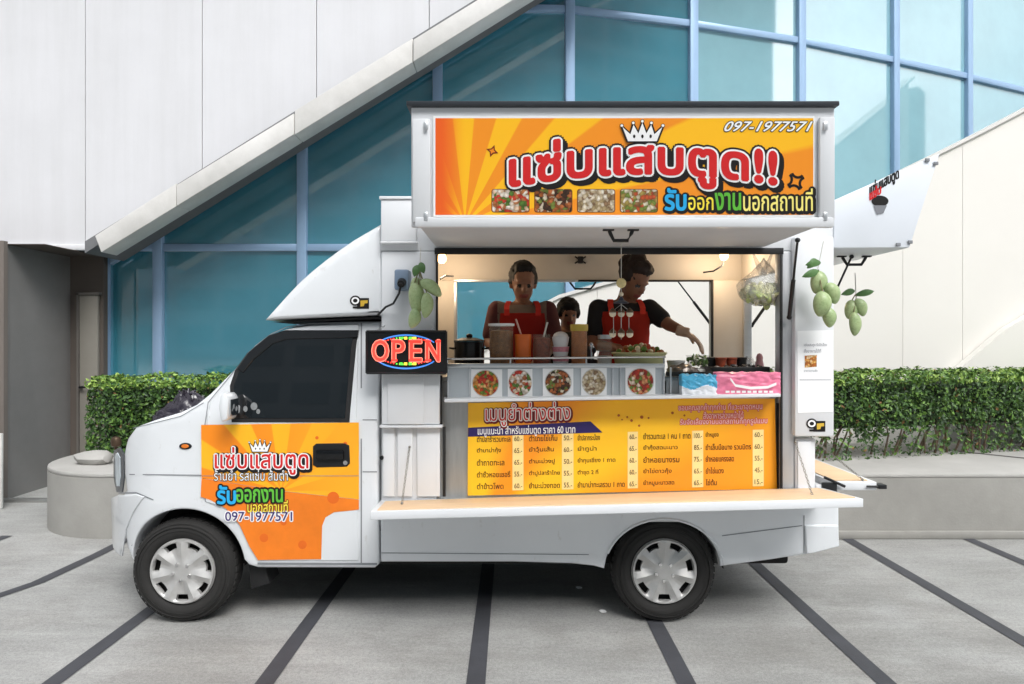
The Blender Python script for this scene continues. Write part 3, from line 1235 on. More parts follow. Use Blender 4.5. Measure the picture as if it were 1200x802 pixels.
def crown(bm, x0, y0, x1, y1, surf, h, mi_out, mi_in):
    base = [(.14, 1), (.0, .22), (.2, .62), (.28, .1), (.4, .58), (.5, 0), (.6, .58), (.72, .1), (.8, .62), (1, .22), (.86, 1)]
    f = lambda k, e: [(x0 + (x1 - x0) * (.5 + (u - .5) * k), y0 + (y1 - y0) * (.55 + (v - .55) * k) + e) for u, v in base]
    for j in range(8):
        o2 = (x1 - x0) * .035
        flat_on(bm, [(x + o2 * math.cos(j * .785), y + o2 * math.sin(j * .785)) for x, y in f(1, 0)], surf, h + .00004 * j, mi_out)
    flat_on(bm, f(.97, .2), surf, h + .0009, mi_in)
    for u, v in ((.0, .17), (.28, .03), (.5, -.06), (.72, .03), (1, .17)):
        c2 = (x0 + (x1 - x0) * u, y0 + (y1 - y0) * v)
        flat_on(bm, ell(c2[0], c2[1], (x1 - x0) * .05, (x1 - x0) * .05, 12), surf, h + .0004, mi_out)
        flat_on(bm, ell(c2[0], c2[1], (x1 - x0) * .034, (x1 - x0) * .034, 12), surf, h + .0012, mi_in)
    for u in (.3, .5, .7):
        c2 = (x0 + (x1 - x0) * u, y0 + (y1 - y0) * .74)
        flat_on(bm, ell(c2[0], c2[1], (x1 - x0) * .03, (x1 - x0) * .045, 12), surf, h + .0016, mi_out)


bm = B()
crown(bm, 293, 516, 318, 529, cabY, .0105, 1, 0)
obj('crown_emblem', bm, inks, door, 0)
m_blue = M('cyan_ink', (40, 168, 226), .4)
m_green = M('green_ink', (96, 186, 60), .4)
m_yel = M('yellow_ink', (250, 226, 70), .4)
m_pink = M('pink_ink', (222, 60, 120), .4)
m_purple = M('purple_ink', (60, 42, 110), .4)
bm = B()
text_on(bm, 'ร้านยำ รสแซ่บ ส้มตำ', (252, 550, 338, 563), cabY, [(.05, 1, .0108, 0, 0), (.0, 0, .0116, 0, 0)])
obj('lettering', bm, inks, door, 0)
bm = B()
text_on(bm, 'รับ', (256, 569, 277, 590), cabY, [(.10, 1, .0108, 0, 0), (.03, 0, .0116, 0, 0)])
obj('lettering', bm, [m_blue, m_black_ink], door, 0)
bm = B()
text_on(bm, 'ออกงาน', (278, 573, 332, 588), cabY, [(.10, 1, .0108, 0, 0), (.02, 0, .0116, 0, 0)])
obj('lettering', bm, [m_green, m_black_ink], door, 0)
bm = B()
text_on(bm, 'นอกสถานที่', (291, 586, 338, 600), cabY, [(.07, 1, .0108, 0, 0), (.01, 0, .0116, 0, 0)])
obj('lettering', bm, [m_yel, M('brown_ink', (120, 60, 20), .4)], door, 0)
bm = B()
text_on(bm, '097-1977571', (265, 599.5, 343, 610), cabY, [(.10, 0, .0108, 0, 0), (.015, 1, .0116, 0, 0)])
obj('lettering', bm, [m_white_ink, m_purple], door, 0)
# door handle
bm = B()
skin(bm, [(367, 523), (371, 519.5), (405, 519), (410, 522), (411, 543), (407, 547), (372, 548), (367, 545)], cabY, .012, .004)
hd = obj('handle', bm, m_plastic, door)
bm = B()
X0, Z0 = on(372, 527, cabY)
X1, Z1 = on(404, 538, cabY)
box(bm, X0, X1, N - .032, N - .014, Z1, Z0, .006)
obj('grip', bm, M('black_gloss', (16, 17, 19), .18), hd)
bm = B()
X0, Z0 = on(405.5, 542, cabY)
cyl(bm, (X0, N - .012, Z0), (X0, N - .017, Z0), .012, seg=20)
obj('lock', bm, m_chrome, hd)
# seams, and body creases drawn as lines of shade
bm = B()
ribbon(bm, [(241, 588), (238, 560), (240, 500), (244, 472), (272, 438), (300, 405), (318, 391.5), (336, 383.5), (362, 379.5), (423, 378)], cabY, .005, .0015)
ribbon(bm, [(423.5, 378), (423.5, 660)], cabY, .007, .0022)
ribbon(bm, [(302, 660.5), (442, 661)], cabY, .012, .0022)
ribbon(bm, [(238, 557.5), (421, 557.5)], cabY, .003, .0100)  # door crease, its shade drawn as a grey line
ribbon(bm, [(152, 556), (238, 557)], cabY, .005, .004)  # the same crease ahead of the door, also drawn as shade
ribbon(bm, [(425, 553), (442, 553)], cabY, .005, .0022)
ribbon(bm, [(425, 492), (442, 492)], cabY, .004, .0022)
ribbon(bm, [(139, 578), (160, 577.5), (180, 586)], cabY, .006, .0022)
ribbon(bm, [(156, 502), (212, 488), (239, 472)], cabY, .004, .0022)
obj('gap_and_crease_shade', bm, m_gap, truck, 0)
# small badges and lamps
bm = B()
skin(bm, ell(217.5, 523, 7.5, 4, 18), cabY, .006, .003)
ind = obj('side_indicator', bm, m_plastic, truck)
bm = B()
skin(bm, ell(217.5, 523, 4.6, 2.4, 16), cabY, .010, .002)
obj('lens', bm, M('amber_lens', (214, 116, 40), .2), ind)
bm = B()
skin(bm, [(133.5, 528), (141, 524), (145.5, 532), (146, 560), (144, 577), (137, 577), (133.5, 560)], cabY, .006, .003)
hl = obj('headlight', bm, M('headlight_bezel', (92, 96, 100), .25, metal=.5), truck)
bm = B()
skin(bm, [(135, 533), (138.5, 530), (141.6, 536), (142, 558), (140.8, 570), (137.5, 570), (135.2, 558)], cabY, .009, .003)
obj('lens', bm, M('clear_lens', (196, 206, 212), .08, var=.25, scale=30, stretch=(1, 1, .3)), hl)
# mirror
bm = B()
x0, z0 = P(260, 494, 3.58)
x1, z1 = P(273, 460, 3.58)
prism(bm, [(x0 + .012, z0), (x1 - .01, z0 + .012), (x1, z1 - .03), (x1 - .02, z1), (x0 + .012, z1 - .005), (x0, z0 + .08)], 'y', 3.53, 3.66, .014)
mi_ = obj('side_mirror', bm, m_paint, truck)
bm = B()
box(bm, x1 - .05, x1 - .01, 3.62, 3.80, z0 + .03, z0 + .075, .008)
obj('mirror_arm', bm, m_paint, mi_)
bm = B()
box(bm, x1 - .001, x1 + .004, 3.545, 3.645, z0 + .03, z1 - .035, .002)
obj('mirror_glass', bm, m_chrome, mi_)
bm = B()                                                   # the same on the far side
prism(bm, [(x0 + .012, z0), (x1 - .01, z0 + .012), (x1, z1 - .03), (x1 - .02, z1), (x0 + .012, z1 - .005), (x0, z0 + .08)], 'y', FY - 3.66, FY - 3.53, .014)
obj('side_mirror', bm, m_paint, truck)
# small white sticker low in the window
bm = B()
for cx, cy, a, b2 in ((289, 479, 2.6, 3.5), (299, 476, 4, 4.6), (304, 482, 2.4, 3)):
    flat_on(bm, ell(cx, cy, a, b2, 14), cabY, .0142 + .0001 * cx / 10)
obj('sticker', bm, M('grey_sticker', (120, 123, 124), .5), truck, 0)

# ---- wheels
m_tyre = M('tyre_rubber', (40, 39, 38), 0.82, var=0.16, scale=14, bump=0.12, bscale=120, stain=.12)
m_hub = M('hubcap_silver', (196, 195, 193), 0.42, metal=0.5, var=0.06, scale=25, stain=.08)


def wheel(cx, cz, yo, flip=1):
    bm = B()
    pr = [(.176, .012), (.186, -.004), (.20, -.016), (.228, -.020), (.252, -.012), (.268, .006), (.279, .026), (.284, .05), (.285, .09), (.282, .13), (.27, .155), (.24, .168), (.18, .16), (.176, .02)]
    lathe(bm, [(r_, yo + flip * h) for r_, h in pr], (cx, 0, cz), 'y', 56, closed=True)
    for h in (.225, .245, .262):                              # raised sidewall rings
        lathe(bm, [(h - .003, yo - flip * .012), (h, yo - flip * (.0225 if h < .25 else .012)), (h + .003, yo - flip * .010)], (cx, 0, cz), 'y', 56, closed=True)
    for a in range(0, 360, 8):                                # tread blocks at the shoulder
        ca, sa = math.cos(rad(a)), math.sin(rad(a))
        box(bm, -.014, .014, -.028, .028, -.004, .004, .001, mat=Matrix.Translation((cx + .2815 * ca, yo + flip * .055, cz + .2815 * sa)) @ Matrix.Rotation(rad(90 - a), 4, 'Y'))
    for v in bm.verts:                                        # the tyre flattens where it carries the truck
        if v.co.z < G + .0045:
            v.co.z = G + .0045
    wh = obj('wheel', bm, m_tyre, truck, 40)
    bm = B()
    cyl(bm, (cx, yo + flip * .045, cz), (cx, yo + flip * .05, cz), .178, seg=48)
    cyl(bm, (cx, yo + flip * .05, cz), (cx, yo + flip * .12, cz), .07, seg=24)
    obj('brake_drum', bm, m_chassis, wh)
    # hubcap: polar grid with seven openings near the rim
    tb = bmesh.new()
    nA = 168
    rs = [.0, .03, .045, .06, .08, .10, .118, .128, .140, .152, .160, .166, .172, .177, .1785]
    rows = []
    for r_ in rs:
        row = []
        for k in range(nA):
            a = 2 * math.pi * k / nA
            ph = ((a * 7 / (2 * math.pi)) + .25) % 1.0         # 0..1 in each of seven sectors, opening around .5
            ridge = max(0.0, 1 - abs(ph - (0 if ph < .5 else 1)) / .42)
            y = -.010
            if .05 < r_ < .165:
                t = min(1, (r_ - .05) / .06)
                y = -.004 - .014 * ridge * t - .004 * (1 - t) + .010 * (1 - ridge) * t * (1 if r_ < .16 else .3)
            elif r_ >= .165:
                y = -.014 if r_ < .176 else -.002
            else:
                y = -.012
            row.append(tb.verts.new((cx + r_ * math.cos(a), yo + flip * y, cz + r_ * math.sin(a))))
        rows.append(row)
    for i in range(len(rs) - 1):
        rm = (rs[i] + rs[i + 1]) / 2
        for k in range(nA):
            a = 2 * math.pi * (k + .5) / nA
            ph = ((a * 7 / (2 * math.pi)) + .25) % 1.0
            half = .235 - .9 * max(0, .140 - rm) / .1 * .10
            if .126 < rm < .161 and abs(ph - .5) < half:
                continue
            if i == 0:
                if k % 1 == 0:
                    tb.faces.new((rows[0][k], rows[1][k], rows[1][(k + 1) % nA], rows[0][(k + 1) % nA]))
                continue
            tb.faces.new((rows[i][k], rows[i + 1][k], rows[i + 1][(k + 1) % nA], rows[i][(k + 1) % nA]))
    bmesh.ops.remove_doubles(tb, verts=tb.verts, dist=1e-5)
    ee = [e for e in tb.edges if len(e.link_faces) == 1]
    ex = bmesh.ops.extrude_edge_only(tb, edges=ee)
    bmesh.ops.translate(tb, verts=[g for g in ex['geom'] if isinstance(g, bmesh.types.BMVert)], vec=(0, flip * .022, 0))
    bm = B()
    merge(bm, tb)
    hc = obj('hubcap', bm, m_hub, wh, 28)
    for k in range(5):
        a = rad(72 * k + 48)
        bm = B()
        q = Vector((cx + .048 * math.cos(a), yo - flip * .010, cz + .048 * math.sin(a)))
        cyl(bm, q, q + Vector((0, -flip * .012, 0)), .0095, .008, 10, r=.002)
        if flip == 1:
            pass
        # nuts belong to the wheel (no deeper level than sub-part)
        obj('wheel_nut', bm, m_chrome, wh)
    return wh


WR = .285
wx1, wx2 = P(212.5, 0, 3.72)[0], P(779, 0, 3.72)[0]
for wx in (wx1, wx2):
    wheel(wx, WR + G - .004, 3.735)
    wheel(wx, WR + G - .004, FY - 3.735, -1)
# wheel wells, chassis, axles
bm = B()
for cx in (wx1, wx2):
    arc_ = [(cx + .322 * math.cos(rad(a)), .262 + (.29 if cx > 0 else .322) * math.sin(rad(a))) for a in range(0, 181 if cx > 0 else 161, 10)]
    yo_ = 3.725 if cx > 0 else 3.775
    for y0, y1 in ((yo_, 3.98), (FY - 3.98, FY - yo_)):
        tb = bmesh.new()
        A_ = [tb.verts.new((x, y0, z)) for x, z in arc_]
        C_ = [tb.verts.new((x, y1, z)) for x, z in arc_]
        for i in range(len(arc_) - 1):
            tb.faces.new((A_[i], A_[i + 1], C_[i + 1], C_[i]))
        yy = C_ if y0 < 4.4 else A_
        tb.faces.new(yy)
        merge(bm, tb)
obj('wheel_arch_liner', bm, m_chassis, truck)
bm = B()
box(bm, -1.95, 1.62, 3.99, 4.81, .20, .46, .02)
box(bm, -1.42, .44, 3.86, 4.94, .24, .45, .02)  # chassis widened low down to keep light from under the truck
box(bm, -.9, 1.7, 3.76, FY - 3.76, .46, .515)
box(bm, -.7, .35, 3.80, 4.0, .30, .50, .03)
for cx in (wx1, wx2):
    cyl(bm, (cx, 3.8, .246), (cx, 5.0, .246), .04)
obj('chassis', bm, m_chassis, truck)
bm = B()
prism(bm, [P(284, 652), P(302, 664), P(310, 690), P(287, 697)], 'y', 3.78, 3.94, .004)
obj('mud_flap', bm, m_rubber, truck)

# ---- lower skirt of the bed
ra = [(778 + 68 * math.cos(rad(a)), 668 - 58 * math.sin(rad(a))) for a in range(6, 176, 6)]
sk_px = [(445, 588), (984, 590), (985, 614), (987, 642), (955, 651), (900, 659), (846, 666)] + ra + [(709, 669), (697, 666), (670, 663), (600, 661), (445, 661)]
bm = B()
skw = [.2, .2, .3, .6, .5, .4, .3] + [.2] * len(ra) + [.3, .5, .5, .5, .4]
rslab(bm, [P(x, y) for x, y in sk_px], skw, lambda X, Z: N + .012 + .05 * max(0, .60 - Z), rr=.03, step=.07)
skirt = obj('bed_skirt', bm, m_paint, truck, 40)
bm = B()


def skY(X, Z):
    return N + .012 + .05 * max(0, .60 - Z)


skin(bm, [(942, 615), (981, 615), (983, 640), (953, 648), (944, 649)], skY, .012, .006)
obj('rear_bumper_end', bm, m_paint, skirt, 40)
bm = B()
o_ = [(778 + 71.6 * math.cos(rad(a)), 668 - 61.5 * math.sin(rad(a))) for a in range(14, 168, 7)]
i_ = [(778 + 68.6 * math.cos(rad(a)), 668 - 58.6 * math.sin(rad(a))) for a in range(14, 168, 7)]
tb = bmesh.new()
rows = []
for lst, h in ((o_, 0.0), ([((a[0] + c[0]) / 2, (a[1] + c[1]) / 2) for a, c in zip(o_, i_)], .010), (i_, .008), (i_, -.02)):
    row = []
    for x, y in lst:
        X, Z = on(x, y, skY)
        row.append(tb.verts.new((X, skY(X, Z) - h, Z)))
    rows.append(row)
for a, c in zip(rows, rows[1:]):
    for k in range(len(a) - 1):
        tb.faces.new((a[k], a[k + 1], c[k + 1], c[k]))
merge(bm, tb)
obj('arch_lip', bm, m_paint, skirt, 60)
bm = B()
ribbon(bm, [(846, 628), (940, 616)], skY, .005, .002)  # skirt crease, its shade drawn as a grey line
ribbon(bm, [(942, 604), (942, 648)], skY, .005, .002)
ribbon(bm, [(447, 648), (690, 650)], skY, .004, .002)
obj('gap_and_crease_shade', bm, m_gap, skirt, 0)
bm = B()
prism(bm, [P(838, 641, 3.74), P(846, 641, 3.74), P(850, 664, 3.74), P(842, 664, 3.74)], 'y', 3.74, 3.9, .003)
obj('mud_flap', bm, M('grey_flap', (140, 140, 138), .6), truck)

# ---- roof fairing
fp = [(307, 375), (318, 361), (333, 343.5), (347, 329), (360, 317.5), (378, 303), (395, 290.5), (411, 279.5), (427, 270), (447, 259.5), (447, 371), (443, 369)]
fw = [.3, .6, .8, .8, .8, .8, .8, .8, .8, .5, .2, .3]


def fairY(X, Z):
    return 3.705 + .10 * max(0, -.80 - X) ** 2 + .05 * max(0, Z - 1.75)


bm = B()
rslab(bm, [P(x, y) for x, y in fp], fw, fairY, rr=.07, step=.06)
obj('roof_fairing', bm, m_paint, truck, 60)
bm = B()
a, c = P(313, 377), P(443, 370)
prism(bm, [(a[0], a[1]), (c[0], c[1] - .004), (c[0], c[1] - .016), (c[0] - .12, c[1] - .02), (a[0] + .05, a[1] - .006)], 'y', 3.76, FY - 3.76)
obj('fairing_base', bm, m_rubber, truck)

# ---- box
xL, xR = P(446, 0)[0], P(977, 0)[0]
oL, oR = P(512, 0)[0], P(915, 0)[0]
zT = P(0, 234)[1]
zO = 1.995
box_o = []
bm = B()
box(bm, xL, xR, 3.72, FY - 3.72, .52, .60)
obj('box_floor', bm, m_alu, truck)
bm = B()
box(bm, xL + .004, xL + .03, 3.73, FY - 3.73, .603, 2.2)
obj('front_wall', bm, m_boxin, truck)
bm = B()
box(bm, xL, xR, 3.715, FY - 3.715, 2.235, zT, .012)
roof = obj('box_roof', bm, m_box, truck)
bm = B()
box(bm, xL + .02, xR - .02, 3.76, FY - 3.76, 2.205, 2.232)
obj('ceiling', bm, m_boxin, truck)
# headers over the openings
bm = B()
box(bm, xL, xR, 3.705, 3.76, zO, 2.234, .006)
obj('header_beam', bm, m_box, truck)
bm = B()
box(bm, xL, xR, FY - 3.76, FY - 3.705, 1.955, 2.234, .006)
obj('header_beam', bm, m_boxin, truck)
bm = B()
box(bm, xR - .05, xR - .003, 3.762, FY - 3.762, 1.955, 2.234, .006)
obj('header_beam', bm, m_boxin, truck)


def post(x0, x1, y0, y1, z0, z1, m, name='corner_post', r=.01):
    bm = B()
    box(bm, x0, x1, y0, y1, z0, z1, r)
    return obj(name, bm, m, truck)


# near front post: a proud upper casing, a fluted lower part
zm = P(0, 499)[1]
post(xL + .003, oL - .004, 3.70, 3.80, .603, 1.993, m_box)
bm = B()
X0, X1 = P(449, 0)[0], P(517, 0)[0]
zu = P(0, 436)[1]
box(bm, X0, X1 - .004, 3.655, 3.699, zm + .01, zu + .005, .008)
x2, x3 = P(456, 0)[0], P(498, 0)[0]
box(bm, x2, x3, 3.645, 3.654, zm + .012, zu - .005, .006)
box(bm, X0 - .01, X1 + .012, 3.648, 3.70, zm - .006, zm + .008, .003)
pc = obj('post_casing', bm, m_box, truck)
bm = B()
for a, c in ((449, 463), (466, 484), (489, 516)):
    box(bm, P(a, 0)[0], P(c, 0)[0], 3.685, 3.70, .665, zm - .008, .006)
obj('post_flute', bm, m_box, pc)
bm = B()
q = Vector((P(445.5, 536)[0] + .012, 3.69, P(445, 536)[1]))
cyl(bm, q, q + Vector((0, -.016, 0)), .011, seg=14)
obj('latch', bm, m_plastic, truck)
# gutter box on top of that post
bm = B()
a, c = P(448, 284), P(489, 236)
box(bm, a[0], c[0], 3.66, 3.714, a[1], c[1], .006)
box(bm, a[0] - .008, c[0] + .006, 3.652, 3.716, c[1] + .001, c[1] + .018, .004)
box(bm, a[0] - .004, c[0] + .004, 3.655, 3.714, a[1] - .012, a[1] - .001, .003)
obj('roof_corner_cap', bm, m_box, truck)
# near rear post
post(oR + .004, P(931, 0)[0], 3.70, 3.80, .603, 1.993, M('grey_frame', (178, 180, 183), .4, metal=.3, var=.05), 'corner_post')
bm = B()
a, c = P(931, 512, 3.66), P(978, 277, 3.66)
box(bm, a[0] + .002, c[0], 3.66, 3.80, a[1], c[1], .012)
rp_ = obj('rear_post', bm, m_box, truck)
bm = B()
a, c = P(919, 577), P(956, 513)
box(bm, P(932, 0)[0], c[0], 3.70, 3.80, .603, c[1] - .004, .01)
box(bm, P(934, 0)[0], P(950, 0)[0], 3.69, 3.699, .66, c[1] - .02, .008)
obj('corner_post', bm, m_box, truck)
# far posts
fo1, fo2 = P(535, 0, 5.08)[0], P(831, 0, 5.08)[0]
post(xL + .003, fo1, FY - 3.80, FY - 3.705, .603, 1.953, m_boxin)
post(fo2, xR - .001, FY - 3.80, FY - 3.705, .603, 1.953, m_boxin)
bm = B()
box(bm, fo1 + .002, fo2 - .002, FY - 3.75, FY - 3.71, .603, 1.20, .004)
obj('far_wall', bm, m_box, truck)
bm = B()
box(bm, xR - .05, xR - .006, 3.805, FY - 3.805, .603, .70, .004)
obj('rear_sill', bm, m_box, truck)
# rubber seals
for nm_, mt_, bx_ in (('rubber_seal', m_rubber, [(oL - .012, oR + .012, 3.690, 3.7035, zO - .020, zO + .014),
        (P(514.5, 0)[0], P(518.5, 0)[0], 3.684, 3.698, zm, P(0, 440)[1]),
        (P(519, 0)[0], P(522.5, 0)[0], 3.684, 3.698, .665, zm - .004),
        (P(511, 0)[0], P(513.5, 0)[0], 3.690, 3.7, P(0, 440)[1] + .003, zO - .022),
        (P(913.5, 0)[0], P(916.5, 0)[0], 3.690, 3.7, .665, zO - .022),
        (fo2 - .012, fo2 + .004, FY - 3.82, FY - 3.80, 1.2, 1.955),
        (fo1 + .9, fo2 + .004, FY - 3.78, FY - 3.762, 1.944, 1.958)]),
        ('window_trim', m_trim, [(fo1 - .012, fo1 + .012, FY - 3.82, FY - 3.801, 1.2, 1.937),
        (fo1 - .012, fo1 + .88, FY - 3.82, FY - 3.801, 1.938, 1.956),
        (xR - .055, xR + .002, FY - 3.83, FY - 3.806, .71, 1.95)])):
    for b6 in bx_:
        bm = B()
        box(bm, *b6, .002)
        obj(nm_, bm, mt_, truck)

# ---- side flap with the big sign
sl = .205


def signY(X, Z):
    return 2.97 - (Z - 2.01) * sl


def sP(x, y):
    X, Z = on(x, y, signY)
    return X, Z


zb_, zt_ = sP(600, 263)[1], sP(600, 124)[1]
xl_, xr_ = sP(484, 200)[0], sP(977, 200)[0]
pf = [(3.69, zb_ + .002), (signY(0, zb_) + .03, zb_ + .002), (signY(0, zt_) + .03, zt_), (3.69, zT + .004)]
bm = B()
prism(bm, pf, 'x', xl_ + .01, xr_ - .01, .006)
m_flap = M('matt_white_flap', (196, 198, 200), .7, var=.04, spec=.2)
flap = obj('side_flap', bm, m_flap, truck)
bm = B()
fr = rect(482, 126, 978, 266)
q = [sP(*p) for p in fr]
slab4(bm, [(X, signY(X, Z), Z) for X, Z in q], (0, .03, 0), .004)
obj('flap_skin', bm, m_box, flap)
bm = B()
for x0, x1, y0, y1 in ((484, 505, 141, 262), (958, 976, 139, 259)):
    q = [sP(*p) for p in rect(x0, y0, x1, y1)]
    slab4(bm, [(X, signY(X, Z) - .022, Z) for X, Z in q], (0, .021, 0), .006)
for y0, y1 in ((256, 268),):
    q = [sP(*p) for p in rect(487, y0, 974, y1)]
    slab4(bm, [(X, signY(X, Z) - .030, Z) for X, Z in q], (0, .028, 0), .008)
obj('flap_frame', bm, m_box, flap)
bm = B()
q = [sP(*p) for p in rect(477, 120.5, 981, 125.8)]
slab4(bm, [(X, signY(X, Z) - .022, Z) for X, Z in q], (0, .16, 0), .003)
obj('top_edge', bm, M('dark_grey_edge', (48, 52, 58), .5), flap)
for x in (500, 964):
    for y in (150, 255):
        X, Z = sP(x, y)
        bm = B()
        box(bm, X - .009, X + .009, signY(X, Z) - .030, signY(X, Z) - .0225, Z - .018, Z + .018, .003)
        obj('hinge', bm, m_trim, flap)


def d_handle(bm, x0, x1, y0, zz, dp=.045):
    wd = x1 - x0
    tube(bm, [(x0, y0, zz), (x0 + .05 * wd, y0, zz - .3 * dp), (x0 + .2 * wd, y0, zz - dp), (x1 - .2 * wd, y0, zz - dp), (x1 - .05 * wd, y0, zz - .3 * dp), (x1, y0, zz)], .009, 8)
    box(bm, x0 - .03, x0 + .022, y0 - .012, y0 + .012, zz - .001, zz + .008, .003)
    box(bm, x1 - .022, x1 + .03, y0 - .012, y0 + .012, zz - .001, zz + .008, .003)


bm = B()
X0, X1 = P(714, 0, 3.12)[0], P(741, 0, 3.12)[0]
d_handle(bm, X0, X1, 3.12, zb_ - .004)
obj('flap_handle', bm, m_plastic, flap)
# printed sign panel
m_sign = ray_mat('sign_print', sP(560, 262)[0], sP(560, 268)[1], 17, (250, 190, 28), (244, 150, 30), (250, 176, 28), (.1, 1.2))
m_sign2 = ray_mat('sign_print_left', sP(545, 262)[0], sP(545, 262)[1], 15, (252, 188, 26), (243, 146, 30), (236, 96, 26), (sP(545, 0)[0], sP(512, 0)[0]))
bm = B()
q = [sP(*p) for p in rect(508, 137, 953.5, 254.5)]
slab4(bm, [(X, signY(X, Z) - .008, Z) for X, Z in q], (0, .010, 0), 0, 1)
for k, (a, c) in enumerate(((510.5, 650), (650, 952))):
    q = [sP(*p) for p in rect(a, 139.5, c, 252.5)]
    tb = bmesh.new()
    tb.faces.new([tb.verts.new((X, signY(X, Z) - .0088, Z)) for X, Z in q])
    merge(bm, tb, 0)
sign = obj('sign_panel', bm, [m_sign2, m_white_ink], truck, 0)
bm = B()
uu = lambda u: (u - .5) * 2


def warp(u, px, py):
    k = uu(u)
    return px, py + 15 * max(0, -k) ** 1.8 + 13 * max(0, k) ** 2.0 - 1


main = 'แซ่บแสบตูด!!'
text_on(bm, main, (598, 160, 908, 219), signY, [(.115, 1, .0100, 4.2, 4.2), (.115, 1, .0104, 2.2, 2.2), (.125, 1, .0108, 0, 0), (.080, 0, .0122, 0, 0), (.038, 2, .0136, 0, 0)], warp)
obj('main_lettering', bm, inks, sign, 0)
bm = B()
crown(bm, 728, 145, 776, 167, signY, .0142, 1, 0)
obj('crown_emblem', bm, inks, sign, 0)
bm = B()
text_on(bm, '097-1977571', (848, 143.5, 951, 155), signY, [(.075, 1, .0100, 0, 0), (.02, 0, .0112, 0, 0)], None, .45)
obj('phone_lettering', bm, inks, sign, 0)
for s, rc, ink, off in (('รับ', (779, 222, 803, 247), m_blue, .03), ('ออก', (806, 232, 835, 247), m_yel, .01), ('งาน', (837, 227, 867, 247), m_green, .02), ('นอกสถานที่', (870, 222, 951, 248), M('pale_yellow_ink', (254, 236, 130), .4), .01)):
    bm = B()
    text_on(bm, s, rc, signY, [(.12, 1, .0100, .6, .8), (off, 0, .0112, 0, 0)])
    obj('lettering', bm, [ink, m_black_ink], sign, 0)
pal = [[(232, 226, 214), (210, 60, 40), (90, 130, 50), (240, 230, 220), (190, 120, 70), (230, 200, 170)],
       [(90, 50, 30), (160, 90, 40), (230, 220, 200), (60, 40, 24), (120, 140, 60), (190, 110, 60)],
       [(230, 220, 200), (206, 190, 160), (180, 160, 120), (240, 234, 220), (150, 120, 90), (216, 200, 170)],
       [(220, 214, 190), (170, 150, 80), (120, 140, 60), (200, 90, 50), (236, 228, 210), (150, 110, 70)],
       [(226, 120, 40), (206, 60, 30), (240, 190, 120), (110, 140, 50), (230, 150, 60), (180, 40, 30)],
       [(210, 70, 40), (238, 220, 200), (190, 50, 40), (120, 150, 60), (226, 160, 110), (160, 50, 30)]]
fmats = [food_mat('dish_print_%s' % n, p, 62) for n, p in zip(('salad', 'grill', 'noodle', 'herb', 'curry', 'prawn'), pal)]


def rrect(x0, y0, x1, y1, r_=2.5):
    out = []
    for cx, cy, a in ((x1 - r_, y1 - r_, 0), (x0 + r_, y1 - r_, 90), (x0 + r_, y0 + r_, 180), (x1 - r_, y0 + r_, 270)):
        out += [(cx + r_ * math.cos(rad(a + t)), cy + r_ * math.sin(rad(a + t))) for t in (0, 30, 60, 90)]
    return out


for k, x in enumerate((577, 627, 677, 727)):
    bm = B()
    flat_on(bm, rrect(x - 1, 222.3, x + 43.5, 249.7, 3), signY, .0098, 1)
    flat_on(bm, rrect(x, 223, x + 42.5, 249), signY, .0106, 0)
    obj('dish_picture', bm, [fmats[k], M('brown_outline', (110, 60, 30), .5)], sign, 0)
for cx, cy, r0, dark in ((577, 178, 7.5, 1), (903, 183, 7, 1)):
    bm = B()
    st4 = lambda r_, ph=0: [(cx + (r_ if k % 2 == 0 else r_ * .45) * math.cos(rad(45 * k + ph)), cy + (r_ if k % 2 == 0 else r_ * .45) * math.sin(rad(45 * k + ph))) for k in range(8)]
    flat_on(bm, st4(r0, 20), signY, .0098, 1)
    flat_on(bm, st4(r0 * .55, 20), signY, .0106, 0)
    obj('star_mark', bm, [M('orange_ink', (240, 140, 30), .4), M('dark_red_ink', (120, 30, 20), .4)], sign, 0)
bm = B()                                                   # four curved strokes round a gap
for k in range(4):
    a = rad(90 * k + 12)
    cx, cy = 931.5 + 12 * math.cos(a), 213.5 + 12 * math.sin(a)
    outer = [(cx + 8.6 * math.cos(a + math.pi + t), cy + 8.6 * math.sin(a + math.pi + t)) for t in [rad(-62 + 15.5 * j) for j in range(9)]]
    inner = [(cx + 5.6 * math.cos(a + math.pi + t), cy + 5.6 * math.sin(a + math.pi + t)) for t in [rad(62 - 15.5 * j) for j in range(9)]]
    flat_on(bm, outer + inner, signY, .0098)
obj('anger_mark', bm, m_black_ink, sign, 0)

# ---- rear flap and far flap
rf = [(xR + .002, 2.01), (2.16, 2.012), (2.325, 2.525), (xR + .002, zT - .005)]
bm = B()
prism(bm, rf, 'y', 3.705, FY - 3.705, .008)
rear = obj('rear_flap', bm, M('bluish_white_sheet', (222, 227, 234), .35, var=.02, coat=.2), truck)


def rearY(X, Z):
    return 3.705


bm = B()
wp = lambda u, px, py: (px, py - 20 * u)
text_on(bm, 'แซ่บแสบตูด', (1019, 215, 1053, 233), rearY, [(.03, 1, .0015, 0, 0)], wp)
text_on(bm, 'แซ่บ', (1019, 223, 1032, 235), rearY, [(.04, 2, .0028, 0, 0)], lambda u, px, py: (px, py - 8 * u))
flat_on(bm, ell(1031, 236, 10, 6.5), rearY, .0022, 1)
flat_on(bm, [(1023, 241), (1039, 241), (1035, 250), (1027, 252)], rearY, .0034, 3)
obj('flap_emblem', bm, inks + [M('grey_ink', (120, 122, 128), .5)], rear, 0)
for x, y in ((1066, 284), (1052, 287), (1096, 192), (1086, 188)):
    X, Z = P(x, y, 3.705)
    bm = B()
    box(bm, X - .012, X + .012, 3.694, 3.7045, Z - .009, Z + .009, .003)
    obj('corner_fitting', bm, m_gap, rear)
bm = B()
X0 = P(1001, 0, 4.05)[0]
d_handle(bm, X0 - .07, X0 + .07, 4.05, 2.004)
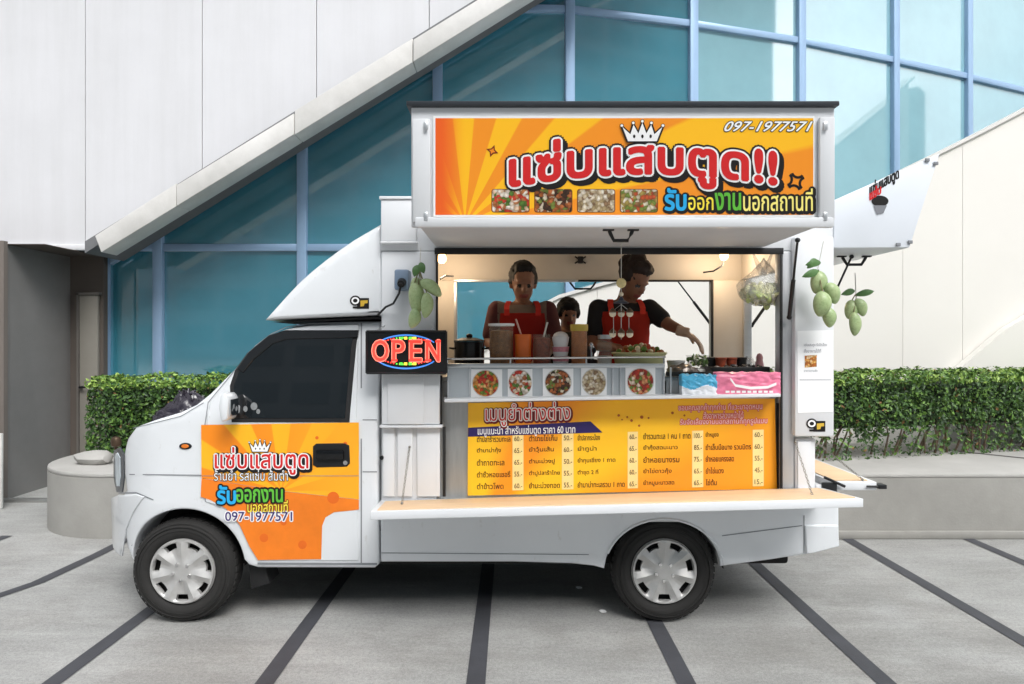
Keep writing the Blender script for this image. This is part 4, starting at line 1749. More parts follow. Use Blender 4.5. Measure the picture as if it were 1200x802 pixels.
obj('flap_handle', bm, m_plastic, rear)
pf = [(FY - 3.69, 2.012), (FY - 2.97, 2.012), (FY - 2.87, 2.50), (FY - 3.69, zT + .004)]
bm = B()
prism(bm, pf, 'x', xl_ + .05, xr_ + .03, .006)
far_flap = obj('side_flap', bm, m_flap, truck)
bm = B()
X0 = P(683, 0, 5.75)[0]
d_handle(bm, X0 - .11, X0 + .11, 5.75, 2.008, .06)
obj('flap_handle', bm, m_plastic, far_flap)
# gas struts
for (p0, p1) in (((P(925, 291, 3.45)[0], 3.35, 2.0), (P(925, 372, 3.66)[0], 3.66, P(0, 372, 3.66)[1])),
                 ((1.99, 4.0, 2.0), (xR + .01, 3.86, 1.62)),
                 ((1.99, 4.9, 2.0), (xR + .01, 4.99, 1.62)),
                 ((xr_ - .05, 5.5, 2.0), (fo2 + .03, 5.11, 1.62))):
    p0, p1 = Vector(p0), Vector(p1)
    bm = B()
    cyl(bm, p0, p0.lerp(p1, .55), .006)
    cyl(bm, p0.lerp(p1, .5), p1, .011, r=.002)
    ball(bm, p0, .013)
    ball(bm, p1, .014)
    obj('gas_strut', bm, m_plastic, truck)

# ---- folded-down shelves
bm = B()
yf = 3.285
c4 = [(P(434, 0, yf)[0], yf, P(0, 599.5, yf)[1]), (P(1012, 0, yf)[0], yf, P(0, 584.5, yf)[1]), (P(962, 0, 3.695)[0], 3.69, P(0, 571.5, 3.69)[1]), (P(446, 0, 3.695)[0], 3.69, P(0, 587, 3.69)[1])]
c4 = [Vector(p) for p in c4]
ins = lambda a, b_, t: a.lerp(b_, t)
slab4(bm, [c4[0], c4[1], c4[2], c4[3]], (0, 0, -.042), .004)
shelf = obj('serving_shelf', bm, m_trim if False else m_box, truck)
bm = B()
mid = sum(c4, Vector()) / 4
q = [Vector((mid.x + (p.x - mid.x) * .975, mid.y + (p.y - mid.y) * .90, p.z + .003)) for p in c4]
slab4(bm, q, (0, 0, -.006), .001)
obj('board', bm, m_wood, shelf)


def chain(p0, p1, nm='chain', par=None):
    p0, p1 = Vector(p0), Vector(p1)
    n_ = int((p1 - p0).length / .018)
    bm = B()
    d = (p1 - p0).normalized()
    for k in range(n_):
        q = p0.lerp(p1, (k + .5) / n_)
        u = d.orthogonal().normalized()
        if k % 2:
            u = d.cross(u)
        tube(bm, [q - d * .010 + u * .002, q - d * .006 + u * .0045, q + d * .006 + u * .0045, q + d * .010 + u * .002], .0017, 5)
        tube(bm, [q - d * .010 - u * .002, q - d * .006 - u * .0045, q + d * .006 - u * .0045, q + d * .010 - u * .002], .0017, 5)
    ball(bm, p0, .007)
    ball(bm, p1, .007)
    obj(nm, bm, M('dull_chain', (150, 148, 142), .4, metal=.8), truck)


chain((P(480, 0, 3.68)[0], 3.68, P(0, 524, 3.68)[1]), (P(471, 0, 3.45)[0], 3.45, c4[0].z + .0))
chain((P(932, 0, 3.68)[0], 3.68, P(0, 518, 3.68)[1]), (P(952, 0, 3.42)[0], 3.42, c4[1].z - .015))
bm = B()
zr = P(0, 566)[1]
rx = P(1030, 0)[0]
box(bm, xR + .004, rx, 3.72, FY - 3.72, zr - .045, zr, .005)
rs_ = obj('rear_shelf', bm, m_box, truck)
bm = B()
box(bm, xR + .02, rx - .035, 3.75, FY - 3.75, zr + .001, zr + .006, .001)
obj('board', bm, m_wood, rs_)
bm = B()
box(bm, xR - .06, xR + .02, 3.70, 3.72, zr - .06, zr + .0, .004)
tube(bm, [(xR - .05, 3.70, zr + .03), (xR + .06, 3.70, zr - .02)], .008)
obj('hinge_bar', bm, m_plastic, rs_)
bm = B()
box(bm, rx - .0, rx + .045, 3.70, 3.76, zr - .035, zr - .012, .004)
tube(bm, [(rx - .06, 3.71, zr - .022), (rx + .02, 3.71, zr - .022)], .006)
obj('latch', bm, m_plastic, rs_)
chain((P(958, 0, 3.70)[0], 3.69, P(0, 520, 3.69)[1]), (P(1011, 0, 3.75)[0], 3.75, zr + .008))
chain((xR - .02, FY - 3.75, .95), (rx - .08, FY - 3.75, zr + .008))

# ---- counter front: steel panel, menu, showcase, rail
bm = B()
box(bm, oL + .004, oR - .004, 3.765, 3.785, .605, 1.17)
obj('counter_front', bm, m_alu, truck)
bm = B()
box(bm, oL + .01, oR - .01, 3.74, 4.16, 1.285, 1.31, .004)
ct = obj('counter_top', bm, m_alu, truck)
bm = B()
box(bm, oL + .01, -.30, 3.79, 4.15, .605, 1.28)
box(bm, -.29, oR - .01, 4.12, 4.15, .605, 1.28)
obj('counter_body', bm, m_alu, ct)
yt = 3.60
q = [(P(521, 0, yt)[0], yt, P(0, 468, yt)[1]), (P(915, 0, yt)[0], yt, P(0, 461.5, yt)[1]), (oR - .008, 3.764, P(0, 461.5, yt)[1] + .0), (oL + .03, 3.764, P(0, 468, yt)[1])]
bm = B()
slab4(bm, q, (0, 0, -.018), .004)
obj('tray_ledge', bm, m_box, truck)
ym = 3.745


def menuY(X, Z):
    return ym


bm = B()
q = [P(548.5, 472.5, ym), P(908, 465.5, ym), P(910.5, 573, ym), P(548, 581, ym)]
prism(bm, q, 'y', ym, ym + .012)
m_menu = ray_mat('menu_print', P(560, 0)[0], P(0, 640)[1], 7, (251, 196, 34), (244, 152, 28), (246, 164, 30), (1.1, 1.6), .35)
menu = obj('menu_board', bm, m_menu, truck, 0)
bm = B()
flat_on(bm, [(548.6, 501.5), (692, 494), (706, 507), (548.4, 512)], menuY, .0012)
obj('purple_band', bm, M('deep_purple_ink', (44, 34, 96), .4), menu, 0)
tilt = lambda u, px, py: (px, py - .018 * (px - 560))
tb_ = B()
text_on(tb_, 'เมนูยำต่างต่าง', (569, 473, 668, 500), menuY, [(.12, 1, .0012, .6, .8), (.05, 0, .0022, 0, 0), (.0, 2, .0032, 0, 0)], tilt)
obj('title_lettering', tb_, [m_white_ink, M('maroon_ink', (110, 20, 24), .4), m_red_ink], menu, 0)
tb_ = B()
text_on(tb_, 'เมนูแนะนำ สำหรับแซ่บตูด ราคา 60 บาท', (560, 499.5, 674, 512.5), menuY, [(.012, 0, .0024, 0, 0)], tilt)
obj('lettering', tb_, m_white_ink, menu, 0)
rowsT = [['ตำปลาร้ารวมทะเล', 'ตำไทยไข่เค็ม', 'ยำปลากระป๋อง', 'ยำรวมทะเล 1 คน 1 ถาด', 'ยำหมูยอ'],
         ['ตำมาม่ากุ้ง', 'ยำวุ้นเส้น', 'ยำทูน่า', 'ยำกุ้งสดมะนาว', 'ยำเล็บมือนาง รวมมิตร'],
         ['ตำถาดทะเล', 'ตำมะม่วงปู', 'ยำกุนเชียง 1 ถาด', 'ยำหอยนางรม', 'ยำหอยแครงสด'],
         ['ตำซั่วหอยเชอรี่', 'ตำปูปลาร้าไทย', 'ตำชุด 2 ที่', 'ยำไข่ดาวกุ้ง', 'ยำไข่แดง'],
         ['ตำข้าวโพด', 'ยำมะม่วงทอด', 'ยำมาม่าทะเลรวม 1 ถาด', 'ยำหมูมะนาวสด', 'ไข่ต้ม']]
colx = [(559, (42, 28, 32, 43, 31)), (620, (33, 29, 30, 39, 37)), (677, (26, 22, 44, 24, 55)), (754, (60, 40, 42, 33, 36)), (827, (15, 55, 33, 21, 13))]
prx = [(600.5, 613.5), (658.5, 672), (735.5, 747.5), (811, 824), (882, 895)]
pr_ = [['60', '65', '65', '55', '60'], ['50', '60', '50', '55', '55'], ['60', '65', '60', '60', '65'], ['100', '85', '75', '65', '65'], ['60', '60', '55', '45', '15']]
tb_ = B()
bp_ = B()
m_brown_ink = M('dark_brown_ink', (62, 26, 12), .4)
for k in range(5):
    x0, wd = colx[k]
    a, c = prx[k]
    s0 = -.017 * (a - 548)
    bs_ = B()
    flat_on(bs_, [(a, 509.5 + s0), (c, 509.2 + s0), (c, 575.5 + s0), (a, 575.8 + s0)], menuY, .0010)
    obj('price_strip', bs_, M('pale_cream_ink', (252, 222, 150), .45), menu, 0)
    for j in range(5):
        y0 = 511.3 + 13.8 * j
        text_on(tb_, rowsT[j][k], (x0, y0, x0 + min(wd[j], (39, 36, 57, 55, 53)[k]), y0 + 7.2), menuY, [(.012, 0, .0014, 0, 0)], lambda u, px, py: (px, py - .017 * (px - 548)))
        text_on(bp_, pr_[k][j] + '.-', (a + 2.2, y0 + 1.2, c - 1.6, y0 + 6.8), menuY, [(.01, 0, .0022, 0, 0)], lambda u, px, py: (px, py - .017 * (px - 548)))
obj('dish_names', tb_, m_brown_ink, menu, 0)
obj('prices', bp_, M('grey_brown_ink', (110, 86, 50), .45), menu, 0)
tb_ = B()
for s, rc in (('ขอบคุณลูกค้าทุกท่าน ที่แวะมาอุดหนุน', (795, 473.5, 893, 483.5)), ('สั่งอาหารล่วงหน้าได้', (824, 483, 871, 491.5)), ('รับจัดเลี้ยงงานนอกสถานที่ทุกรูปแบบ', (797, 490.5, 899, 500))):
    text_on(tb_, s, rc, menuY, [(.09, 1, .0012, 0, 0), (.0, 0, .0022, 0, 0)], lambda u, px, py: (px, py - .018 * (px - 800)))
obj('lettering', tb_, [M('pale_pink_ink', (255, 222, 214), .4), M('rose_ink', (214, 92, 84), .4)], menu, 0)
bm = B()
for cx, cy, rr_ in ((725, 487, 1.5), (735, 489, 1.2), (740, 493, 1.6), (752, 489, 2), (760, 490, 1.2), (749, 499, 1.4), (788, 484, 1.6), (802, 487, 1.2), (729, 492, 1)):
    flat_on(bm, ell(cx, cy, rr_, rr_, 10), menuY, .0014)
obj('printed_spots', bm, M('rust_ink', (170, 84, 26), .4), menu, 0)
bm = B()
box(bm, P(911.5, 0, 3.74)[0], P(914.5, 0, 3.74)[0], 3.735, 3.76, .66, 1.165)
obj('menu_edge', bm, m_rubber, truck)

# showcase
ys = 3.70
bm = B()
prism(bm, [P(524, 430, ys), P(779, 428, ys), P(779, 465, ys), P(524, 468, ys)], 'y', ys + .012, ys + .02)
show = obj('showcase', bm, M('milky_acrylic', (186, 192, 196), .18, var=.05, scale=5), truck)
bm = B()
box(bm, P(524, 0, ys)[0], P(779, 0, ys)[0], ys - .004, ys + .03, P(0, 431, ys)[1], P(0, 428, ys)[1] + .008, .002)
for x in (525, 551, 718, 727, 778, 786):
    X = P(x, 0, ys)[0]
    box(bm, X - .004, X + .004, ys - .003, ys + .012, P(0, 467, ys)[1], P(0, 431, ys)[1], .001)
obj('showcase_frame', bm, m_trim, show)
yc_ = ys + .004


def cardY(X, Z):
    return yc_


for k, (cx, hw) in enumerate(((569, 19.5), (609.5, 14.5), (654, 18), (696, 15), (750.5, 17.5))):
    bm = B()
    yy = 449.5 - .012 * (cx - 569)
    q = [P(x, y, yc_) for x, y in rect(cx - hw, yy - 16.5, cx + hw, yy + 16.5)]
    prism(bm, q, 'y', yc_, yc_ + .006, 0, 1)
    flat_on(bm, ell(cx, yy, min(hw - .5, 16), 16, 28), cardY, .001, 2)
    flat_on(bm, ell(cx, yy, min(hw - 1.2, 15), 15, 28), cardY, .002, 0)
    obj('dish_card', bm, [fmats[(4, 0, 1, 2, 5)[k]], m_white_ink, M('plate_grey', (206, 204, 200), .4)], show, 0)
bm = B()
tube(bm, [(P(522, 0, 3.71)[0], 3.71, P(0, 421, 3.71)[1]), (P(780, 0, 3.71)[0], 3.71, P(0, 418.5, 3.71)[1])], .0062, 8)
for x in (524, 598, 687, 778):
    X = P(x, 0, 3.71)[0]
    tube(bm, [(X, 3.71, P(0, 430, 3.71)[1]), (X, 3.71, P(0, 420, 3.71)[1])], .005, 8)
obj('rail', bm, m_chrome, truck)
bm = B()
box(bm, P(781, 0, 3.72)[0], oR - .012, 3.72, 3.738, P(0, 441, 3.72)[1], P(0, 436, 3.72)[1], .002)
obj('counter_edge', bm, m_rubber, truck)
bm = B()
box(bm, P(781, 0, 3.73)[0], oR - .012, 3.742, 3.76, 1.19, P(0, 441.5, 3.72)[1], .002)
obj('steel_panel', bm, m_alu, truck)

# ---- fittings: sockets, cables, stickers, hooks
bm = B()
a, c = P(464, 341, 3.66), P(481, 317, 3.66)
box(bm, a[0], c[0], 3.60, 3.699, a[1], c[1], .012)
so = obj('power_socket', bm, M('blue_grey_plastic', (120, 138, 160), .4), truck)
bm = B()
q = Vector((P(471, 331, 3.6)[0], 3.60, P(0, 331, 3.6)[1]))
cyl(bm, q, q + Vector((0, -.03, -.012)), .024, .02, 18, r=.004)
cyl(bm, q + Vector((0, -.03, -.012)), q + Vector((-.0, -.04, -.02)), .012, .012, 14)
obj('plug', bm, m_plastic, so)
bm = B()
tube(bm, [q + Vector((0, -.035, -.02)), q + Vector((-.012, -.02, -.06)), q + Vector((-.05, .03, -.11)), (P(452, 361, 3.66)[0], 3.66, P(0, 360, 3.66)[1]), (P(443, 369, 3.70)[0], 3.70, P(0, 369, 3.7)[1])], .006, 8)
obj('cable', bm, m_plastic, so)


def badge(cx, cy, surf, par, nm='badge'):
    bm = B()
    flat_on(bm, rect(cx - 3, cy - 5, cx + 11, cy + 7.5), surf, .002, 0)
    flat_on(bm, ell(cx - 5, cy - 2, 6.4, 6, 20), surf, .0026, 0)
    flat_on(bm, ell(cx - 5, cy - 2, 4.6, 4.2, 20), surf, .0034, 1)
    flat_on(bm, ell(cx - 5, cy - 2, 2.6, 2.2, 20), surf, .0042, 0)
    flat_on(bm, [(cx + 1, cy - 2), (cx + 9.5, cy - 2.6), (cx + 9.5, cy + 1), (cx + 6, cy + 1.4), (cx + 5, cy + 4.5), (cx + 1, cy + 5)], surf, .0030, 2)
    flat_on(bm, [(cx - 8, cy + 5), (cx + 1, cy + 4.6), (cx + 1, cy + 7.5), (cx - 8, cy + 7)], surf, .0031, 0)
    obj(nm, bm, [m_black_ink, m_white_ink, M('gold_ink', (206, 170, 60), .4)], par, 0)


badge(421.5, 354.5, fairY, truck)
badge(956, 498.5, lambda X, Z: 3.66, truck)

# bulbs
m_bulb = M('warm_bulb', (255, 225, 180), .3, emis=(255, 190, 105), estr=7)
m_sock = M('white_socket', (200, 196, 190), .5)
for i, (px, py, Y) in enumerate(((518, 303, 4.65), (848.5, 299.5, 4.75))):
    q = W(px, py, Y)
    bm = B()
    cyl(bm, (q.x, q.y, q.z + .03), (q.x, q.y, 2.204), .017, .03, 14)
    lh = obj('lamp_holder', bm, m_sock, truck)
    bm = B()
    lathe(bm, [(0, -.034), (.016, -.031), (.028, -.018), (.032, -.002), (.028, .014), (.018, .03), (.014, .038), (0, .04)], q, 'z', 18)
    obj('bulb', bm, m_bulb, lh)
    ld = bpy.data.lights.new('bulb_light', 'POINT')
    ld.energy = 4.5
    ld.color = (1.0, .78, .54)
    ld.shadow_soft_size = .04
    lo = bpy.data.objects.new('bulb_light', ld)
    lo.location = (q.x, q.y - .0, q.z - .06)
    COL.objects.link(lo)
bm = B()
q = W(849, 303, 4.25)
tube(bm, [W(850, 303, 4.76), W(846, 312, 4.77), W(836, 318, 4.79), W(824, 319.5, 4.82)], .006, 8)
q = W(518, 316, 4.3)
tube(bm, [W(516, 327, 4.3), W(522, 323.5, 4.5), W(531, 324, 4.8)], .006, 8)
obj('cable', bm, m_plastic, truck)
bm = B()
q = W(680, 305, 5.03)
box(bm, q.x - .02, q.x + .02, q.y - .03, q.y + .01, q.z - .025, q.z + .025, .006)
for sx_, sz_ in ((1, 1), (-1, 1), (1, -1), (-1, -1)):
    tube(bm, [q, q + Vector((.04 * sx_, -.01, .025 * sz_))], .006, 6)
obj('wall_bracket', bm, m_plastic, truck)
# ------------------------------------------------------------------ OPEN sign
os_ = thing('open_sign', 'black lit sign reading OPEN in red lamps, hung between the cab and the serving hatch', 'sign', (P(475, 0)[0], 3.62, P(0, 437)[1]))
ysn = 3.585
bm = B()
box(bm, P(429.5, 0, ysn)[0], P(523, 0, ysn)[0], ysn, ysn + .045, P(0, 437.5, ysn)[1], P(0, 388.5, ysn)[1], .004)
pn = obj('panel', bm, M('black_sign_board', (14, 15, 17), .35), os_)
snY = lambda X, Z: ysn
bm = B()
fr_ = rect(429.5, 388.5, 523, 437.5)
for a, c in zip(fr_, fr_[1:] + fr_[:1]):
    A_, C_ = P(*a, ysn), P(*c, ysn)
    tube(bm, [(A_[0], ysn - .001, A_[1]), (C_[0], ysn - .001, C_[1])], .006, 6)
obj('rim', bm, m_plastic, os_)
m_led_r = M('red_lamp', (255, 70, 60), .4, emis=(255, 52, 42), estr=1.1)
m_led_p = M('pale_red_lamp', (255, 150, 130), .4, emis=(255, 130, 105), estr=.95)
m_led_b = M('blue_lamp', (70, 130, 220), .4, emis=(70, 130, 215), estr=.75)
m_led_g = M('green_lamp', (90, 220, 60), .4, emis=(90, 225, 70), estr=1.1)
m_led_y = M('yellow_lamp', (250, 220, 60), .4, emis=(250, 220, 70), estr=1.1)
bm = B()
letters = {'O': (436.5, 455), 'P': (460, 474), 'E': (480.5, 494), 'N': (499.5, 515)}
for ch, (a, c) in letters.items():
    text_on(bm, ch, (a, 399, c, 423.5), snY, [(.040, 0, .0016, 0, 0), (.012, 1, .0030, 0, 0)])
    for (fx, fy) in ((a + 1.5, 400.2), (a + 1.5, 422.4)) if ch != 'O' else ():
        flat_on(bm, rect(fx - 2.8, fy - 1.3, fx + 4.2, fy + 1.3), snY, .0020, 1)
    if ch == 'N':
        flat_on(bm, rect(c - 4.5, 398.9, c + 1.5, 401.5), snY, .0021, 1)
obj('lettering', bm, [m_led_p, m_led_r, M('dark_red_glow', (190, 30, 26), .4, emis=(225, 40, 32), estr=.9)], pn, 0)
bm = B()
for s, cy in ((-1, 412.5), (1, 412.5)):
    rows = []
    for rx_, ry_ in ((40, 20.5), (39, 18.6)):
        rows.append([(476 + rx_ * math.cos(rad(t)), cy + s * ry_ * math.sin(rad(t))) for t in range(34, 147, 7)])
    for (a, c, d, e) in zip(rows[0], rows[0][1:], rows[1][1:], rows[1]):
        flat_on(bm, [a, c, d, e], snY, .0012)
obj('blue_arcs', bm, m_led_b, pn, 0)
bm = B()
for s in (-1, 1):
    for k in range(15):
        t = rad(48 + 6 * k)
        x, y = 476 + 36 * math.cos(t), 411.5 + s * 15.8 * math.sin(t)
        mi = (2 if k % 2 else 1) if abs(x - 476) < 13 else 0
        flat_on(bm, ell(x, y, 1.0, 1.0, 8), snY, .0014, mi)
    for (x, mi) in ((468, 1), (473.5, 2), (479, 1), (484, 2)):
        flat_on(bm, rect(x, 411.5 + s * 15 - 1.5, x + 3.8, 411.5 + s * 15 + 1.5), snY, .0017, mi)
obj('lamp_dots', bm, [m_led_r, m_led_g, m_led_y], pn, 0)
bm = B()
tube(bm, [(P(440, 0)[0], 3.62, P(0, 390)[1]), (P(452, 0)[0], 3.68, P(0, 382)[1])], .004)
tube(bm, [(P(512, 0)[0], 3.62, P(0, 390)[1]), (P(505, 0)[0], 3.69, P(0, 382)[1])], .004)
obj('hanger', bm, m_trim, os_)

# ------------------------------------------------------------------ green mangoes
m_mango = M('green_mango', (166, 184, 136), .42, var=.12, scale=14, coat=.15, stain=.08)
overlay(m_mango, 90, (1, 1, 1), (.84, .86, .78), (1.04, 1.04, 1.04), .36, .52, 4)
overlay(m_mango, 12, (1, 1, .6), (.86, .92, .86), (1.06, 1.02, 1.0), .35, .65, 4)
m_mleaf = M('mango_leaf', (82, 118, 66), .45, var=.15, scale=12)
m_stem = M('fruit_stem', (120, 116, 80), .7)
m_string = M('white_string', (205, 204, 198), .8)


def bunch(label, Y, top, hook, fruits, leaves):
    t0 = W(hook[0], hook[1], Y)
    root = thing('mango_bunch', label, 'mangoes', t0, 'bunches of green mangoes hung from the truck')
    hub = W(top[0], top[1], Y)
    bm = B()
    tube(bm, [t0, hub], .0028, 6)
    obj('string', bm, m_string, root)
    r = random.Random(int(hook[0]))
    for (x, y, ln, wd, ang_, dy) in fruits:
        q = W(x, y, Y + dy)
        s = Y / F
        L2, W2 = ln * s / 2 * 1.1, wd * s / 2 * 1.14
        tb = bmesh.new()
        bmesh.ops.create_uvsphere(tb, u_segments=20, v_segments=14, radius=1)
        for v in tb.verts:
            z = v.co.z
            k = 1 + .12 * z - .10 * z * z
            v.co = Vector((v.co.x * W2 * k + .012 * (1 - z * z) * .6, v.co.y * W2 * .85 * k, z * L2))
        tb.transform(Matrix.Translation(q) @ Matrix.Rotation(rad(ang_), 4, 'Y'))
        bm = B()
        merge(bm, tb)
        obj('mango', bm, m_mango, root, 60)
        tip = q + Matrix.Rotation(rad(ang_), 3, 'Y') @ Vector((0, 0, L2 * .97))
        bm = B()
        tube(bm, [hub, hub.lerp(tip, .5) + Vector((0, -.004, .006)), tip], .0032, 6)
        obj('stem', bm, m_stem, root)
    for (x0, y0, x1, y1) in leaves:
        a, c = W(x0, y0, Y - .02), W(x1, y1, Y - .03)
        d = c - a
        n2 = Vector((-d.z, 0, d.x)).normalized()
        tb = bmesh.new()
        rows = []
        for i in range(7):
            u = i / 6
            wd = .020 * math.sin(math.pi * min(1, .08 + .92 * u)) ** .8
            mid_ = a + d * u + Vector((0, -.012 * math.sin(math.pi * u), -.012 * u * u))
            rows.append([tb.verts.new(mid_ + n2 * wd + Vector((0, .006, 0))), tb.verts.new(mid_), tb.verts.new(mid_ - n2 * wd + Vector((0, .006, 0)))])
        for r0, r1 in zip(rows, rows[1:]):
            for k in range(2):
                tb.faces.new((r0[k], r0[k + 1], r1[k + 1], r1[k]))
        bm = B()
        merge(bm, tb)
        obj('leaf', bm, m_mleaf, root, 60)


bunch('big bunch of green mangoes hung above the OPEN sign, beside the power socket', 3.53, (492, 318), (493, 291),
      [(487, 350, 34, 17, -4, 0), (505, 338, 27, 13, -52, -.03), (499, 358, 27, 13, 4, -.05), (484.5, 373, 22, 13, 14, -.02), (487, 337, 22, 14, 4, .03)],
      [(490, 311, 485, 322), (492, 308, 497, 318)])
bunch('leafy bunch of four green mangoes hung against the white rear post', 3.55, (958, 318), (965, 283),
      [(958, 331, 25, 17, 8, 0), (974.5, 344, 24, 15, -22, -.02), (962, 356.5, 27, 18, 6, -.06), (970.5, 372, 22, 14, -10, -.03)],
      [(960, 318, 940, 322), (962, 308, 944, 308), (957, 304, 946, 312)])
bunch('small bunch of green mangoes hung under the raised rear flap', 3.98, (1003, 345), (1002, 320),
      [(996.5, 363, 21, 14, 10, 0), (1008, 360.5, 20, 12, -22, -.02), (1001, 380, 25, 12, -2, -.04)],
      [(1002, 341, 986, 343), (1004, 346, 1025, 339)])

# ------------------------------------------------------------------ hanging chime and bag
hc_ = W(728, 290, 3.55)
ch = thing('wind_chime', 'hanging chime of little white shells on a string in the middle of the hatch', 'wind chime', hc_)
Yh = 3.55
bm = B()
tube(bm, [W(728, 271, Yh), W(728, 398, Yh)], .002, 5)
for x in (719, 737):
    tube(bm, [W(728, 357, Yh), W(x, 364, Yh), W(x, 396, Yh)], .0016, 5)
obj('string', bm, m_string, ch)
m_shell = M('cream_shell', (226, 214, 190), .4, var=.12, scale=60)
bm = B()
ball(bm, W(728, 332, Yh), (.026, .012, .026))
tb = bmesh.new()
obj('shell_disc', bm, M('yellow_shell', (226, 208, 150), .35, var=.15, scale=50), ch)
tb.free()
bm = B()
q = W(728, 352, Yh)
lathe(bm, [(.0, .022), (.008, .016), (.016, .0), (.042, -.014), (.036, -.018), (0, -.012)], q, 'z', 16)
obj('bell', bm, M('steel_blue_bell', (70, 84, 104), .3, metal=.6), ch)
bm = B()
ball(bm, W(728, 345, Yh), .012)
obj('bead', bm, m_shell, ch)
for y in (368, 392):
    for x in (718, 728, 738):
        bm = B()
        q = W(x, y, Yh + RN.uniform(-.02, .02))
        ball(bm, q, (.018, .016, .017))
        lathe(bm, [(0, .034), (.012, .022), (.02, .012), (.016, .006), (0, .008)], q, 'z', 12, 1)
        obj('shell', bm, [m_shell, M('brown_shell', (96, 74, 56), .5)], ch)

bgp = W(897, 306, 3.80)
bag = thing('hanging_bag', 'clear plastic bag of pale cabbage hung in the corner of the hatch', 'bag', bgp)
bm = B()
r = random.Random(6)
for k in range(130):
    a, d = r.uniform(0, 6.28), math.sqrt(r.random())
    q = W(895, 345, 3.82) + Vector((.120 * d * math.cos(a), .066 * d * math.sin(a), r.uniform(-.055, .06) * (1.1 - .6 * d)))
    ball(bm, q, (r.uniform(.018, .040), r.uniform(.010, .022), r.uniform(.006, .020)), r.choice((0, 0, 1, 2)), 10, 6, Euler((r.uniform(0, 3), r.uniform(0, 3), r.uniform(0, 3))).to_matrix())
for v in bm.verts:
    v.co += Vector((mnoise.noise(v.co * 60), mnoise.noise(v.co * 60 + Vector((5, 0, 0))), mnoise.noise(v.co * 60 + Vector((0, 7, 0))))) * .008
obj('cabbage', bm, [M('pale_cabbage', (228, 226, 178), .5, var=.2, scale=30), M('white_cabbage', (236, 234, 214), .5, var=.1, scale=30), M('green_cabbage', (186, 200, 128), .5, var=.2, scale=30)], bag, 60)
tb = bmesh.new()
bmesh.ops.create_uvsphere(tb, u_segments=40, v_segments=28, radius=1)
c0 = W(895, 338, 3.82)
for v in tb.verts:
    z = v.co.z
    k = 1.0 if z < .1 else max(.16, 1 - (z - .1) * 1.0)
    v.co = Vector((v.co.x * .142 * k, v.co.y * .09 * k, z * (.10 if z < 0 else .165)))
    n3 = v.co.copy()
    ang_ = math.atan2(n3.y, n3.x)
    v.co *= 1 + .10 * mnoise.noise(n3 * 24) + .05 * math.sin(ang_ * 11 + n3.z * 20)
tb.transform(Matrix.Translation(c0))
bm = B()
merge(bm, tb)
m_bag = bpy.data.materials.new('clear_plastic_bag')
m_bag.use_nodes = True
t_ = m_bag.node_tree
b_ = t_.nodes['Principled BSDF']
b_.inputs['Base Color'].default_value = (.86, .86, .82, 1)
b_.inputs['Roughness'].default_value = .18
b_.inputs['Alpha'].default_value = .30
b_.inputs['Coat Weight'].default_value = .3
nz_ = t_.nodes.new('ShaderNodeTexNoise')
nz_.inputs['Scale'].default_value = 34
bp2 = t_.nodes.new('ShaderNodeBump')
bp2.inputs['Strength'].default_value = .7
bp2.inputs['Distance'].default_value = .02
t_.links.new(nz_.outputs['Fac'], bp2.inputs['Height'])
t_.links.new(bp2.outputs['Normal'], b_.inputs['Normal'])
obj('plastic_film', bm, m_bag, bag, 60)
bm = B()
for x in (882, 905):
    tube(bm, [W(894, 322, 3.82), W((x + 894) / 2, 310, 3.82), W(x, 296, 3.82)], [.02, .014, .005], 8)
obj('bag_loops', bm, m_bag, bag, 60)

# notice on the rear post
Yn = 3.66
bm = B()
nY = lambda X, Z: Yn - .0015
prism(bm, [P(x, y, Yn) for x, y in [(934.5, 388), (976.5, 387), (976.5, 483), (935, 484)]], 'y', Yn - .0015, Yn - .0003)
nt_ = solo('paper_notice', bm, M('notice_paper', (242, 243, 244), .5, var=.02), 'white printed notice with a small orange picture taped to the rear post', 'notice')
bm = B()
flat_on(bm, [(943, 417), (957, 416), (957, 430), (943, 431)], nY, .0008, 0)
obj('notice_picture', bm, [food_mat('notice_dish', [(226, 150, 60), (240, 190, 110), (190, 110, 40), (236, 210, 170)], 90)], nt_, 0)
bm = B()
text_on(bm, 'แซ่บแสบตูด รับจัดเลี้ยง', (942, 402, 969, 407), nY, [(.0, 0, .0008, 0, 0)])
text_on(bm, 'สั่งอาหารได้ที่', (942, 409, 962, 413.5), nY, [(.0, 0, .0008, 0, 0)])
text_on(bm, 'อาหารตามสั่ง', (942, 433, 958, 436), nY, [(.0, 0, .0008, 0, 0)])
flat_on(bm, rect(937, 445, 974, 445.7), nY, .0008)
obj('lettering', bm, M('grey_text', (130, 130, 140), .5), nt_, 0)

# ------------------------------------------------------------------ what stands on the counter
CZ = 1.3105


def at(px, Y):
    return (px - 600) / F * Y


def wpx(n, Y):
    return n / F * Y


def zpx(py, Y):
    return 1.5 + (401 - py) / F * Y


m_clear = M('clear_plastic_jar', (190, 180, 165), .12, var=.05, alpha=.09, coat=.15)
m_brown = M('brown_sauce', (128, 84, 42), .5, var=.5, scale=55)
m_brown2 = M('chilli_sauce', (134, 58, 34), .45, var=.5, scale=60)
m_brown3 = M('palm_sugar_sauce', (172, 100, 40), .4, var=.25, scale=30)


